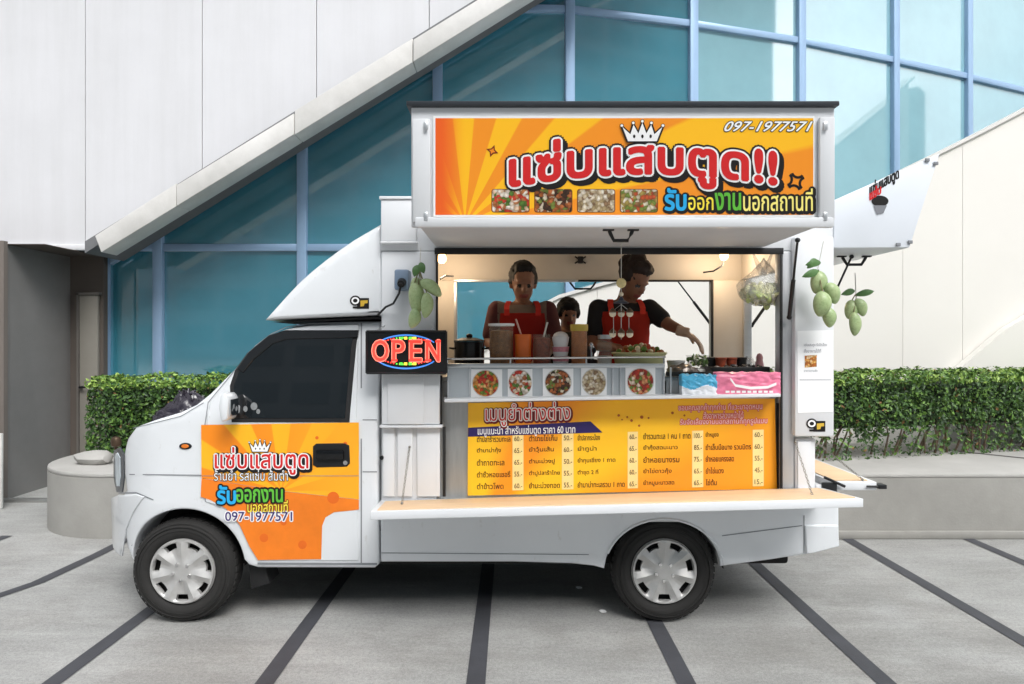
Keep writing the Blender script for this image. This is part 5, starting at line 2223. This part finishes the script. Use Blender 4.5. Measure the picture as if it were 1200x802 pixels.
def jar(name, label, cat, x0, x1, ytop, Y, fill, flv, lidm=None, rim=None, group=None):
    cx, rr_ = at((x0 + x1) / 2, Y), wpx((x1 - x0) / 2, Y)
    h = zpx(ytop, Y) - CZ
    rt = thing(name, label, cat, (cx, Y, CZ), group)
    bm = B()
    lathe(bm, [(rr_ * .9, 0), (rr_ * .97, .01), (rr_, h * .5), (rr_, h * .93), (rr_ * .96, h), (rr_ * .94, h), (rr_ * .94, h * .5), (rr_ * .88, .008), (0, .006)], (cx, Y, CZ), 'z', 28)
    obj('jar_wall', bm, m_clear, rt, 50)
    bm = B()
    lathe(bm, [(0, .008), (rr_ * .90, .009), (rr_ * .93, h * .4), (rr_ * .93, h * flv), (rr_ * .6, h * flv + .006), (0, h * flv + .01)], (cx, Y, CZ), 'z', 28)
    obj('contents', bm, fill, rt, 50)
    if lidm:
        bm = B()
        lathe(bm, [(rr_ * 1.06, h - .02), (rr_ * 1.08, h - .004), (rr_ * 1.05, h + .008), (0, h + .01)], (cx, Y, CZ), 'z', 28)
        lathe(bm, [(rr_ * 1.02, h - .03), (rr_ * 1.06, h - .02)], (cx, Y, CZ), 'z', 28)
        obj('lid', bm, lidm, rt, 40)
    if rim:
        bm = B()
        lathe(bm, [(rr_ * .95, h - .012), (rr_ * 1.06, h - .01), (rr_ * 1.07, h + .002), (rr_ * .95, h + .003)], (cx, Y, CZ), 'z', 28, closed=True)
        obj('rim', bm, rim, rt, 40)
    return rt, cx, h, rr_


# stock pot
Y = 4.02
cx, rr_ = at(550, Y), wpx(17.5, Y)
h = zpx(396, Y) - CZ
pot = thing('stock_pot', 'black lidded stock pot at the cab end of the counter', 'pot', (cx, Y, CZ))
bm = B()
lathe(bm, [(0, 0), (rr_ * .95, 0), (rr_, .012), (rr_, h * .86), (rr_ * 1.03, h * .87), (rr_ * 1.03, h * .89), (0, h * .89)], (cx, Y, CZ), 'z', 32)
obj('pot_body', bm, M('black_enamel', (20, 20, 22), .25), pot, 40)
bm = B()
lathe(bm, [(rr_ * 1.05, h * .892), (rr_ * 1.04, h * .93), (rr_ * .5, h), (0, h * 1.01)], (cx, Y, CZ), 'z', 32)
ball(bm, (cx, Y, CZ + h * 1.05), (.02, .02, .014))
obj('lid', bm, MATS['black_enamel'], pot, 40)
bm = B()
for s in (-1, 1):
    tube(bm, [(cx + s * rr_, Y - .03, CZ + h * .7), (cx + s * (rr_ + .025), Y - .02, CZ + h * .72), (cx + s * (rr_ + .025), Y + .02, CZ + h * .72), (cx + s * rr_, Y + .03, CZ + h * .7)], .006)
obj('handle', bm, m_plastic, pot)

jar('sauce_jar', 'wide clear jar of dark brown paste with a white rim, right of the stock pot', 'jar', 573, 602, 380, 3.88, m_brown, .86, None, m_white_ink, 'jars of sauce along the rail')
jar('sauce_jar', 'clear jar of red brown chilli with a pale spoon, between orange cup and white cup', 'jar', 624, 645.5, 392, 3.88, m_brown2, .9, None, None, 'jars of sauce along the rail')
jar('sauce_jar', 'tall narrow jar of caramel brown syrup with a yellow lid', 'jar', 669, 688.5, 382, 3.86, m_brown3, .9, M('yellow_lid', (196, 168, 66), .4), None, 'jars of sauce along the rail')
bm = B()
q = Vector((at(635, 3.88), 3.88, zpx(393, 3.88)))
tube(bm, [q + Vector((-.0, 0, -.05)), Vector((at(641.5, 3.9), 3.9, zpx(378, 3.9)))], .0055, 8)
ball(bm, q + Vector((-.006, 0, -.06)), (.016, .008, .02))
solo('spoon', bm, M('white_plastic', (222, 218, 210), .35), 'white spoon handle leaning out of the red brown chilli jar', 'spoon')
# orange cup with straw
Y = 3.87
cx, rr_ = at(613, Y), wpx(10, Y)
h = zpx(392, Y) - CZ
cup = thing('orange_cup', 'orange plastic tumbler standing between two brown jars', 'cup', (cx, Y, CZ))
bm = B()
lathe(bm, [(0, 0), (rr_ * .82, 0), (rr_ * .86, .01), (rr_, h), (rr_ * .95, h), (rr_ * .8, .02), (0, .015)], (cx, Y, CZ), 'z', 28)
obj('cup_body', bm, M('orange_plastic', (232, 112, 40), .35, var=.06), cup, 40)
bm = B()
tube(bm, [(cx - .0, Y, CZ + .05), (cx - .012, Y, CZ + h), Vector((at(604.5, Y), Y, zpx(374, Y)))], .0055, 8)
solo('straw', bm, M('pink_straw', (226, 176, 160), .4), 'pale pink spoon handle leaning in the orange tumbler', 'utensil')
# stacked white cups
Y = 3.87
cx = at(657, Y)
st_ = thing('cup_stack', 'white foam cups with a pink print, stacked beside the yellow lidded jar', 'cups', (cx, Y, CZ))
h = zpx(393, Y) - CZ
mw, mp = M('white_foam', (226, 222, 220), .5), M('pink_print', (214, 140, 150), .5, var=.3, scale=80)
for k in range(4):
    z0 = CZ + k * h * .24
    rr_ = wpx(10, Y)
    bm = B()
    lathe(bm, [(rr_ * .8, 0), (rr_ * .92, h * .11), (rr_ * .95, h * .135), (rr_, h * .23), (rr_ * 1.04, h * .235), (rr_ * .95, h * .238), (0, h * .22)], (cx, Y, z0), 'z', 24)
    for f in bm.faces:
        zc = f.calc_center_median().z - z0
        f.material_index = 1 if h * .10 < zc < h * .19 and k in (1, 2) else 0
    obj('cup', bm, [mw, mp], st_, 50)
bm = B()
ball(bm, (cx, Y, CZ + h * .96), (wpx(9, Y), wpx(9, Y), .03))
obj('lid', bm, mw, st_)
# utensil holder and steel canister
Y = 3.93
cx = at(693, Y)
uh = thing('utensil_pot', 'dark pot of ladles between the yellow lidded jar and the glass canister', 'utensil holder', (cx, Y, CZ))
bm = B()
lathe(bm, [(0, 0), (.034, 0), (.036, .09), (.033, .09), (.03, .01), (0, .01)], (cx, Y, CZ), 'z', 20)
obj('pot', bm, M('dark_pot', (44, 38, 36), .4), uh)
for k, (dx, dz) in enumerate(((-.02, .15), (.0, .17), (.018, .14), (.008, .155))):
    bm = B()
    tube(bm, [(cx, Y, CZ + .02), (cx + dx, Y + .01 * k, CZ + dz)], .005, 6)
    ball(bm, (cx + dx, Y + .01 * k, CZ + dz), (.012, .005, .018))
    obj('ladle', bm, m_chrome if k % 2 else m_plastic, uh)
Y = 3.86
cx, rr_ = at(708.5, Y), wpx(9, Y)
h = zpx(394, Y) - CZ
gc = thing('glass_canister', 'clear glass canister half full of white powder next to the ladles', 'canister', (cx, Y, CZ))
bm = B()
lathe(bm, [(0, 0), (rr_, .004), (rr_, h * .85), (rr_ * .8, h * .92), (rr_ * .85, h), (rr_ * .7, h), (rr_ * .7, h * .9), (rr_ * .92, h * .8), (rr_ * .92, .01), (0, .01)], (cx, Y, CZ), 'z', 24)
obj('glass', bm, m_clear, gc, 50)
bm = B()
cyl(bm, (cx, Y, CZ + .011), (cx, Y, CZ + h * .5), rr_ * .9, seg=24)
obj('powder', bm, M('white_powder', (206, 206, 200), .7), gc)
bm = B()
cyl(bm, (cx, Y, CZ + h * .93), (cx, Y, CZ + h * 1.03), rr_ * .9, seg=24, r=.003)
obj('lid', bm, m_alu, gc)
# basin of food
Y = 3.92
cx = at(749, Y)
ba = thing('food_basin', 'pale yellow basin heaped with cooked food in front of the reaching woman', 'basin', (cx, Y, CZ))
rr_ = wpx(31, Y)
h = zpx(414, Y) - CZ
bm = B()
lathe(bm, [(0, 0), (rr_ * .78, 0), (rr_ * .82, .006), (rr_ * .97, h * .9), (rr_ * 1.05, h), (rr_ * 1.03, h + .006), (rr_ * .92, h * .9), (rr_ * .75, .02), (0, .016)], (cx, Y, CZ), 'z', 36)
obj('bowl', bm, M('cream_enamel', (206, 204, 150), .35, var=.06), ba, 40)
mf = [M('food_brown', (168, 104, 60), .5, var=.3, scale=60), M('food_cream', (226, 206, 170), .5, var=.2, scale=60), M('food_red', (186, 70, 44), .45, var=.25, scale=60), M('food_green', (98, 128, 50), .5, var=.3, scale=60)]
r = random.Random(2)
bm = B()
for k in range(60):
    a, d = r.uniform(0, 6.28), rr_ * .88 * math.sqrt(r.random())
    ball(bm, (cx + d * math.cos(a), Y + d * math.sin(a), CZ + h * .86 + .05 * (1 - (d / rr_) ** 2) + r.uniform(-.01, .014)), (r.uniform(.012, .024), r.uniform(.012, .02), r.uniform(.008, .016)), r.choice((0, 1, 1, 2, 3)), 8, 6, Euler((r.uniform(0, 3), r.uniform(0, 3), 0)).to_matrix())
obj('food', bm, mf, ba, 60)
# white tub, bag of greens
Y = 3.98
cx = at(792, Y)
wt = thing('white_tub', 'small white lidded tub right of the yellow basin', 'tub', (cx, Y, CZ))
bm = B()
lathe(bm, [(0, 0), (.042, 0), (.05, .07), (.046, .07), (0, .06)], (cx, Y, CZ), 'z', 24)
obj('tub', bm, M('white_tub_plastic', (216, 216, 212), .4), wt)
bm = B()
lathe(bm, [(.053, .071), (.052, .082), (0, .084)], (cx, Y, CZ), 'z', 24)
obj('lid', bm, MATS['white_tub_plastic'], wt)
Y = 4.0
cx = at(818, Y)
bm = B()
box(bm, cx - .07, cx + .06, Y - .07, Y + .07, CZ, CZ + .034, .008)
solo('food_box', bm, M('white_food_box', (220, 220, 216), .45), 'flat white food box under the bowl of green herbs', 'box')
HZ = CZ + .035
gr = thing('greens_bowl', 'clear bowl of chopped green herbs under the outstretched hand', 'bowl', (cx, Y, HZ))
bm = B()
lathe(bm, [(0, 0), (.05, 0), (.062, .02), (.072, .075), (.076, .078), (.068, .075), (.058, .02), (0, .01)], (cx, Y, HZ), 'z', 28)
obj('bowl', bm, m_clear, gr, 50)
bm = B()
for k in range(70):
    a, d = r.uniform(0, 6.28), .062 * math.sqrt(r.random())
    ball(bm, (cx + d * math.cos(a), Y + d * math.sin(a), HZ + r.uniform(.02, .095 - d * .5)), (r.uniform(.008, .018), .006, r.uniform(.005, .012)), r.choice((0, 0, 1, 2)), 7, 5, Euler((r.uniform(0, 3), r.uniform(0, 3), r.uniform(0, 3))).to_matrix())
obj('herbs', bm, [M('herb_green', (70, 110, 40), .5, var=.3), M('herb_pale', (170, 190, 120), .5), M('herb_white', (216, 220, 200), .5)], gr, 60)
# dark tray with bottles, spread in plastic
Y = 3.92
tr = thing('condiment_tray', 'black tray of little dark sauce tubs near the rear post', 'tray', (at(862, Y), Y, CZ))
bm = B()
x0, x1 = at(828, Y), at(894, Y)
box(bm, x0, x1, Y - .10, Y + .12, CZ, CZ + .012, .004)
for a, c, d, e in ((x0, x1, Y - .105, Y - .098), (x0, x1, Y + .118, Y + .125), (x0 - .004, x0 + .004, Y - .1, Y + .12), (x1 - .004, x1 + .004, Y - .1, Y + .12)):
    box(bm, a, c, d, e, CZ + .002, CZ + .05, .002)
obj('tray', bm, m_plastic, tr)
for k, (x, dy) in enumerate(((846, .02), (859, .03), (838, .07), (873, .06))):
    bm = B()
    q = (at(x, Y), Y + dy, CZ + .0125)
    lathe(bm, [(0, 0), (.026, 0), (.030, .075), (.033, .078), (.033, .088), (0, .09)], q, 'z', 18)
    obj('tub', bm, m_brown2 if k < 2 else m_plastic, tr, 40)
bm = B()
for k in range(26):
    q = Vector((at(r.uniform(834, 890), Y), Y + r.uniform(-.09, .0), CZ + .03 + r.uniform(0, .025)))
    ball(bm, q, (r.uniform(.01, .02), .012, .009), r.choice((0, 0, 1)), 8, 6)
obj('sachets', bm, [M('dark_sachet', (40, 34, 34), .3), M('grey_sachet', (130, 120, 116), .3)], tr, 50)
bm = B()
tb = bmesh.new()
bmesh.ops.create_uvsphere(tb, u_segments=32, v_segments=16, radius=1)
for v in tb.verts:
    v.co = Vector((v.co.x * .085, v.co.y * .06, max(-.2, v.co.z) * .05))
    v.co *= 1 + .35 * mnoise.noise(v.co * 40)
tb.transform(Matrix.Translation((at(800, 3.86), 3.84, CZ + .014)))
merge(bm, tb)
solo('foil_packet', bm, M('crumpled_foil', (150, 140, 132), .25, metal=.6, var=.3, scale=40), 'crumpled silvery packet between the white tub and the black tray', 'packet')
bm = B()
q = (at(890, 3.98), 3.98, CZ)
lathe(bm, [(0, 0), (.026, 0), (.030, .02), (.024, .06), (.018, .085), (.02, .1), (.012, .12), (0, .125)], q, 'z', 18)
pb = solo('pink_bottle', bm, M('dusty_pink', (196, 142, 148), .4, var=.15, scale=30), 'dusty pink squeeze bottle at the rear end of the counter', 'bottle')
bm = B()
q = (at(875, 4.05), 4.05, CZ)
tb = bmesh.new()
bmesh.ops.create_icosphere(tb, subdivisions=3, radius=1)
for v in tb.verts:
    v.co = Vector((v.co.x * .05, v.co.y * .05, (v.co.z + .8) * .055))
    v.co *= 1 + .3 * mnoise.noise(v.co * 45)
tb.transform(Matrix.Translation(q))
merge(bm, tb)
solo('knotted_bag', bm, m_bag, 'knotted clear plastic bag between the black tray and the pink bottle', 'bag')

# packs lying on the ledge
Yp = 3.655
zl_ = zpx(463.5, 3.655)


def pack(name, label, x0, x1, ytop, mat_, lumps, seed):
    a, c = at(x0, Yp), at(x1, Yp)
    h = zpx(ytop, Yp) - zl_
    tb = bmesh.new()
    bmesh.ops.create_cube(tb, size=1)
    bmesh.ops.subdivide_edges(tb, edges=tb.edges, cuts=24, use_grid_fill=True)
    for v in tb.verts:
        p = v.co.copy()
        k = 1 - .25 * max(0, abs(p.x) * 2 - .7) - .15 * max(0, abs(p.z) * 2 - .6)
        v.co = Vector((p.x * (c - a), p.y * .07 * k, (p.z + .5) * h))
        n_ = mnoise.noise(Vector((p.x * 7 + seed, p.y * 4, p.z * 4)))
        if p.z > 0:
            v.co.z += n_ * lumps
        v.co.y += mnoise.noise(Vector((p.x * 12, p.z * 8, seed))) * .008
    for v in tb.verts:
        v.co += Vector((0, mnoise.noise(v.co * 45 + Vector((seed, 0, 0))) * .006, mnoise.noise(v.co * 38 + Vector((0, seed, 0))) * .006 if v.co.z > .01 else 0))
    tb.transform(Matrix.Translation(((a + c) / 2, Yp + .01, zl_)))
    bm = B()
    merge(bm, tb)
    return solo(name, bm, mat_, label, 'packet', None, 60)


bp1 = pack('napkin_pack', 'blue topped white pack of napkins lying on the ledge beside the pink bags', 798, 839, 440, [M('napkin_white', (232, 234, 238), .35, var=.03), M('napkin_blue', (86, 182, 222), .3, var=.12, scale=25)], .016, 2)
for p_ in bp1.data.polygons:
    c = p_.center
    p_.material_index = 1 if c.z > .045 + .012 * math.sin(c.x * 40) else 0
pp_ = pack('pink_bag_pack', 'long pink and white pack of plastic bags lying on the ledge by the rear post', 838, 913, 437, [M('pink_plastic', (232, 130, 160), .28, var=.14, scale=22), m_white_ink], .008, 5)
bm = B()
pk = lambda X, Z: Yp - .045
band = [(856, 444), (862, 452), (880, 455), (900, 454), (910, 450)]
tb = bmesh.new()
rows = []
for i, (x, y) in enumerate(band):
    rows.append([tb.verts.new((at(x, 3.61), 3.612, zpx(y + s, 3.61))) for s in (-1.6, 1.6)])
for a, c in zip(rows, rows[1:]):
    tb.faces.new((a[0], c[0], c[1], a[1]))
merge(bm, tb)
for k in range(9):
    flat_on(bm, rect(850 + 6.4 * k, 458, 854.5 + 6.4 * k, 460.5), pk, .004)
obj('printed_band', bm, m_white_ink, pp_, 0)

# litter
for k, (x, y, s) in enumerate(((706, 718, .015), (678, 690, .013), (1067, 628, .016))):
    Yg = 1228 / (y - 401)
    tb = bmesh.new()
    bmesh.ops.create_icosphere(tb, subdivisions=2, radius=s)
    for v in tb.verts:
        v.co *= 1 + .5 * mnoise.noise(v.co * 60)
        v.co.z = (v.co.z + s) * .5
        v.co.x *= 1.5
    tb.transform(Matrix.Translation(((x - 600) / F * Yg, Yg, G + .001)))
    bm = B()
    merge(bm, tb)
    solo('paper_scrap', bm, M('scrap_red', (196, 90, 70), .7) if k == 2 else m_white_ink, ('white paper scrap on the ground by the rear tyre', 'tiny white crumb on the ground in the shade under the truck', 'small reddish scrap at the foot of the planter')[k], 'litter', 'litter on the paving')

# ------------------------------------------------------------------ people
m_skin = M('skin', (142, 100, 78), .5, var=.08, scale=18)
m_skin2 = M('skin_tan', (132, 90, 68), .5, var=.08, scale=18)
m_eye = M('eye_dark', (22, 16, 14), .2)
m_lip = M('lips', (134, 66, 60), .4)
m_hair = M('black_hair', (17, 13, 12), .65, var=.35, scale=60, stretch=(4, 4, .6))
m_hair2 = M('brown_hair', (36, 23, 18), .65, var=.4, scale=60, stretch=(4, 4, .6))


def head_prims(bm, mt, s=1.0):
    tb = bmesh.new()
    ball(tb, (0, .012, .135), (.074, .090, .094), u=24, v=16)           # skull
    ball(tb, (0, -.022, .075), (.058, .066, .078), u=20, v=14)         # face
    ball(tb, (0, -.050, .022), (.030, .030, .024), u=14, v=10)         # chin
    ball(tb, (0, -.070, .128), (.050, .018, .012), u=14, v=8)          # brow
    cyl(tb, (0, -.080, .112), (0, -.100, .080), .0075, .012, 10)       # nose
    ball(tb, (0, -.098, .079), (.016, .012, .010), u=10, v=8)
    for s_ in (-1, 1):
        ball(tb, (s_ * .074, .012, .098), (.010, .020, .031), u=10, v=8)
        ball(tb, (s_ * .036, -.056, .084), (.018, .018, .018), u=10, v=8)
    ball(tb, (0, -.082, .050), (.024, .012, .007), u=12, v=8)          # lips
    ball(tb, (0, -.080, .041), (.021, .012, .007), u=12, v=8)
    tb.transform(mt @ Matrix.Scale(s, 4))
    merge(bm, tb)


def finger_hand(bm, wrist, aim, up, s=1.0, curl=.9, side=1):
    """palm with four bent fingers and a thumb leaving its side"""
    a = Vector(aim).normalized()
    u = (Vector(up) - a * Vector(up).dot(a)).normalized()     # back of the hand
    l = a.cross(u) * side
    wr = Vector(wrist)
    for k in range(4):
        o_ = (k - 1.5) * .019 * s
        base = wr + a * .085 * s + l * o_
        cyl(bm, wr + a * .01 * s + l * o_ * .7, base, .013 * s, .0115 * s, 8)
        ball(bm, base, .0118 * s, u=8, v=6)
        ln = (.032, .038, .036, .028)[k] * s
        d = a.copy()
        p = base
        for j in range(3):
            d = (d - u * curl * (.35 + .1 * k * .3)).normalized()
            q = p + d * ln * (1, .75, .62)[j]
            cyl(bm, p, q, (.0095, .0088, .008)[j] * s, (.0088, .008, .0068)[j] * s, 8)
            ball(bm, q, (.0088, .008, .0070)[j] * s, u=8, v=6)
            p = q
    t0 = wr + a * .025 * s - l * .026 * s
    t1 = t0 + (a * .55 - l * .62 - u * .35).normalized() * .036 * s
    t2 = t1 + (a * .9 - l * .1 - u * .5).normalized() * .030 * s
    limb(bm, [wr + a * .01, t0, t1, t2], [.014 * s, .0135 * s, .0105 * s, .0085 * s], 8)
    ball(bm, wr + a * .05 * s, (.036 * s, .036 * s, .017 * s), u=12, v=8, rot=Matrix((l, a, u)).transposed())


def person(label, loc, H, head_mt, hs, arms, skin, hair_fn, shirt_m, sleeve, apron, trous_m, sw=.19, hand_pose=None, chest=1.0, neck_m=None):
    """loc: floor point under the pelvis; H: standing height; arms: list of (shoulder, elbow, wrist, aim, up, side)"""
    x, y, z0 = loc
    rt = thing('person', label, 'person', loc)
    hip = z0 + H * .50
    shz = z0 + H * .815
    bm = B()
    secs = [(x, y, hip - .05, .145 * chest, .10), (x, y, hip + .04, .150 * chest, .105), (x, y, hip + .16, .125 * chest, .095), (x, y - .005, hip + .28, .145 * chest, .105), (x, y - .005, shz - .08, .155 * chest, .10), (x, y + .005, shz - .015, .13 * chest, .075), (x, y + .01, shz + .03, .065, .055)]
    loft(bm, secs)
    neck0 = Vector((x, y + .012, shz - .01))
    nk = head_mt @ Vector((0, .02, .04))
    limb(bm, [neck0, neck0.lerp(nk, .5), nk], [.060, .050, .048])
    head_prims(bm, head_mt, hs)
    feet = z0
    for s in (-1, 1):
        limb(bm, [Vector((x + s * .08, y, hip - .02)), Vector((x + s * .085, y - .01, z0 + H * .27)), Vector((x + s * .09, y + .01, z0 + .07))], [.085, .055, .038])
        limb(bm, [Vector((x + s * .09, y + .03, z0 + .035)), Vector((x + s * .095, y - .12, z0 + .028))], [.035, .028])
    for sh, el, wr, aim, up, side in arms:
        limb(bm, [Vector(sh), Vector(el), Vector(wr)], [.050 * chest, .039 * chest, .027])
        finger_hand(bm, wr, aim, up, 1.0, .8, side)
    out = remesh(bm, .0085, 3)
    inv = head_mt.inverted()
    for f in out.faces:
        p = inv @ f.calc_center_median()
        p /= hs
        if p.y < -.045 and p.z > 0:
            if min((p - Vector((-.031, -.074, .104))).length, (p - Vector((.031, -.074, .104))).length) < .0145 and abs(p.z - .104) < .009:
                f.material_index = 1
            elif abs(p.x) < .026 and .034 < p.z < .056 and p.y < -.07:
                f.material_index = 2
    obj('body', out, [skin, m_eye, m_lip], rt, 80)
    # hair
    bm = B()
    hair_fn(bm, head_mt, hs)
    hb = remesh(bm, .008, 2)
    hb.normal_update()
    for v in hb.verts:
        q = v.co
        v.co = q + v.normal * (mnoise.noise(Vector((q.x * 130, q.y * 130, q.z * 26))) * .006 + mnoise.noise(q * 34) * .007)
    obj('hair', hb, m_hair if hair_fn is not hair_bun else m_hair2, rt, 80)
    # shirt
    bm = B()
    loft(bm, [(a, b_, c - (.02 if i == 0 else 0), d + .014, e + .014) for i, (a, b_, c, d, e) in enumerate(secs[:-1])] + [(x, y + .008, shz + .010, .085, .065)])
    for sh, el, wr, aim, up, side in arms:
        sh, el, wr = Vector(sh), Vector(el), Vector(wr)
        e2 = sh.lerp(el, sleeve) if sleeve <= 1 else el
        inner = Vector((x + (.10 if sh.x > x else -.10), y, shz - .04))
        limb(bm, [inner, sh, e2], [.060, .064 * chest, .058 * chest])
    sm_ = remesh(bm, .010, 3)
    if isinstance(shirt_m, list):
        for f in sm_.faces:
            f.material_index = 1 if abs(f.calc_center_median().x - x) > .150 * chest else 0
    obj('shirt', sm_, shirt_m, rt, 80)
    # trousers
    bm = B()
    loft(bm, [(x, y, hip - .10, .155 * chest, .112), (x, y, hip + .05, .158 * chest, .115), (x, y, hip + .08, .145 * chest, .108)])
    for s in (-1, 1):
        limb(bm, [Vector((x + s * .08, y, hip - .03)), Vector((x + s * .085, y - .01, z0 + H * .27)), Vector((x + s * .09, y + .01, z0 + .09))], [.098, .070, .056])
    obj('trousers', remesh(bm, .012, 3), trous_m, rt, 80)
    if apron:
        tb = bmesh.new()
        zt = shz - .05
        rows = []
        for i in range(15):
            zz = zt - (zt - (hip - .25)) * i / 14
            ai = bi = None
            for s0, s1 in zip(secs, secs[1:]):
                if s0[2] <= zz <= s1[2]:
                    t = (zz - s0[2]) / (s1[2] - s0[2])
                    ai, bi = s0[3] + (s1[3] - s0[3]) * t, s0[4] + (s1[4] - s0[4]) * t
            if ai is None:
                ai, bi = secs[0][3] + .01, secs[0][4] + .02
            half = 58 + 32 * min(1, max(0, i - 2) / 4)
            row = []
            for k in range(15):
                th = rad(270 - half + 2 * half * k / 14)
                row.append(tb.verts.new((x + (ai + .026) * math.cos(th), y + (bi + .026) * math.sin(th) - .004 * math.sin(k * 2.1) * (i / 14), zz)))
            rows.append(row)
        for a, c in zip(rows, rows[1:]):
            for k in range(14):
                tb.faces.new((a[k], a[k + 1], c[k + 1], c[k]))
        ex = bmesh.ops.solidify(tb, geom=list(tb.faces), thickness=-.005)
        bm = B()
        merge(bm, tb)
        for s in (-1, 1):
            pts_ = [Vector((x + s * .095 * chest, y - .128, zt - .02)), Vector((x + s * .096 * chest, y - .118, zt + .02)), Vector((x + s * .096 * chest, y - .082, shz - .005)), Vector((x + s * .09, y - .04, shz + .026)), Vector((x + s * .088, y + .02, shz + .032)), Vector((x + s * .085, y + .09, shz - .02))]
            for a, c in zip(pts_, pts_[1:]):
                hw_ = Vector((.017, 0, 0))
                slab4(bm, [a - hw_, a + hw_, c + hw_, c - hw_], (0, -.004, .003))
        obj('apron', bm, apron, rt, 60)
    return rt


def hm_(x, y, z, yaw=0, pitch=0, roll=0):
    return Matrix.Translation((x, y, z)) @ Euler((rad(pitch), rad(roll), rad(yaw)), 'XYZ').to_matrix().to_4x4()


def hair_short(bm, mt, s):
    tb = bmesh.new()
    ball(tb, (0, .028, .146), (.085, .094, .098), u=20, v=14)
    ball(tb, (0, -.024, .206), (.062, .048, .034), u=16, v=10)
    ball(tb, (0, .075, .08), (.060, .040, .07), u=16, v=10)
    for k in (-1, 1):
        ball(tb, (k * .070, .02, .12), (.018, .035, .045), u=12, v=8)
    tb.transform(mt @ Matrix.Scale(s, 4))
    merge(bm, tb)


def hair_bun(bm, mt, s):
    tb = bmesh.new()
    ball(tb, (0, .030, .146), (.088, .096, .100), u=20, v=14)
    ball(tb, (0, -.024, .198), (.072, .054, .042), u=16, v=10)
    ball(tb, (-.02, .095, .165), (.052, .055, .055), u=16, v=10)
    for k in (-1, 1):
        ball(tb, (k * .074, .012, .13), (.018, .035, .05), u=12, v=8)
    ball(tb, (.0, .05, .225), (.05, .05, .036), u=16, v=10)
    tb.transform(mt @ Matrix.Scale(s, 4))
    merge(bm, tb)


def hair_child(bm, mt, s):
    tb = bmesh.new()
    ball(tb, (0, .022, .150), (.088, .098, .096), u=20, v=14)
    ball(tb, (0, -.042, .182), (.074, .050, .034), u=16, v=10)
    for k in (-1, 1):
        ball(tb, (k * .074, .008, .125), (.018, .045, .05), u=12, v=8)
    tb.transform(mt @ Matrix.Scale(s, 4))
    merge(bm, tb)


FL = .60
# woman by the jars
Y = 4.52
x = at(612, Y)
ztop_ = zpx(303.5, Y)
hz = ztop_ - .255 * 1.1
mt = hm_(x + .003, Y - .02, hz, 4, 14)
sz = zpx(359, Y)
Hh = (sz - FL) / .815
person('person with short dark hair in a beige top and red apron behind the tall jars', (x, Y, FL), Hh, mt, 1.1,
       [((x - .165, Y, sz - .03), (x - .215, Y - .06, sz - .24), (x - .13, Y - .26, sz - .33), (.45, -.8, -.25), (0, 0, 1), -1),
        ((x + .165, Y, sz - .03), (x + .215, Y - .06, sz - .24), (x + .13, Y - .26, sz - .33), (-.45, -.8, -.25), (0, 0, 1), 1)],
       m_skin, hair_short, [M('beige_top', (128, 112, 100), .8, var=.12, scale=10), M('maroon_sleeve', (84, 38, 40), .8, var=.12, scale=10)], .75, M('red_apron', (206, 46, 36), .75, var=.1, scale=9), M('dark_trousers', (40, 38, 44), .8), chest=1.06)
# child
Y = 4.66
x = at(665.5, Y)
ztop_ = zpx(348.5, Y)
mt = hm_(x, Y - .02, ztop_ - .245 * .86, 6, 8)
sz = ztop_ - .245 * .86 - .035
Hh = (sz - FL) / .815
person('small child with dark hair peeping over the counter between the two aproned adults', (x, Y, FL), Hh, mt, .86,
       [((x - .12, Y, sz - .03), (x - .145, Y - .02, sz - .20), (x - .12, Y - .12, sz - .33), (0, -.7, -.7), (0, -.7, .7), -1),
        ((x + .12, Y, sz - .03), (x + .145, Y - .02, sz - .20), (x + .12, Y - .12, sz - .33), (0, -.7, -.7), (0, -.7, .7), 1)],
       m_skin, hair_child, M('dark_olive_top', (52, 50, 40), .8, var=.15), .6, None, M('blue_shorts', (50, 60, 90), .8), chest=.78)
# woman reaching
Y = 4.42
x = at(731, Y)
ztop_ = zpx(297, Y)
hz = ztop_ - .258 * 1.08
mt = hm_(x + .014, Y - .035, hz, 34, 33, 5)
sz = zpx(357, Y)
Hh = (sz - FL) / .815
hx, hzz = at(803, 4.14), zpx(389.5, 4.14)
person('person in a black T-shirt and red apron reaching out over the bowls, hair tied up', (x, Y, FL), Hh, mt, 1.08,
       [((x - .165, Y, sz - .03), (x - .205, Y - .05, sz - .26), (x - .08, Y - .28, sz - .28), (.6, -.7, -.2), (0, 0, 1), -1),
        ((x + .165, Y, sz - .03), (at(784, 4.3), 4.30, zpx(381, 4.3)), (hx, 4.14, hzz), (.74, -.25, -.58), (.5, -.2, .8), 1)],
       m_skin2, hair_bun, M('black_tshirt', (30, 29, 31), .85, var=.15), .62, M('red_apron_bright', (222, 56, 36), .75, var=.1, scale=9), M('denim_trousers', (48, 56, 76), .8), chest=1.04)
# thin pale glove on the reaching hand
pr = [o for o in COL.objects if o.get('category') == 'person' and 'reaching' in o['label']][0]
bm = B()
finger_hand(bm, (hx, 4.14, hzz), (.74, -.25, -.58), (.5, -.2, .8), 1.0, .8, 1)
cyl(bm, (hx - .05, 4.155, hzz + .012), (hx + .02, 4.135, hzz - .004), .0305, .0295, 12)
gm = remesh(bm, .007, 2)
bmesh.ops.recalc_face_normals(gm, faces=gm.faces)
gm.normal_update()
for v in gm.verts:
    v.co += v.normal * .002
obj('glove', gm, M('pale_glove', (184, 152, 128), .4, var=.08, scale=20), pr, 80)
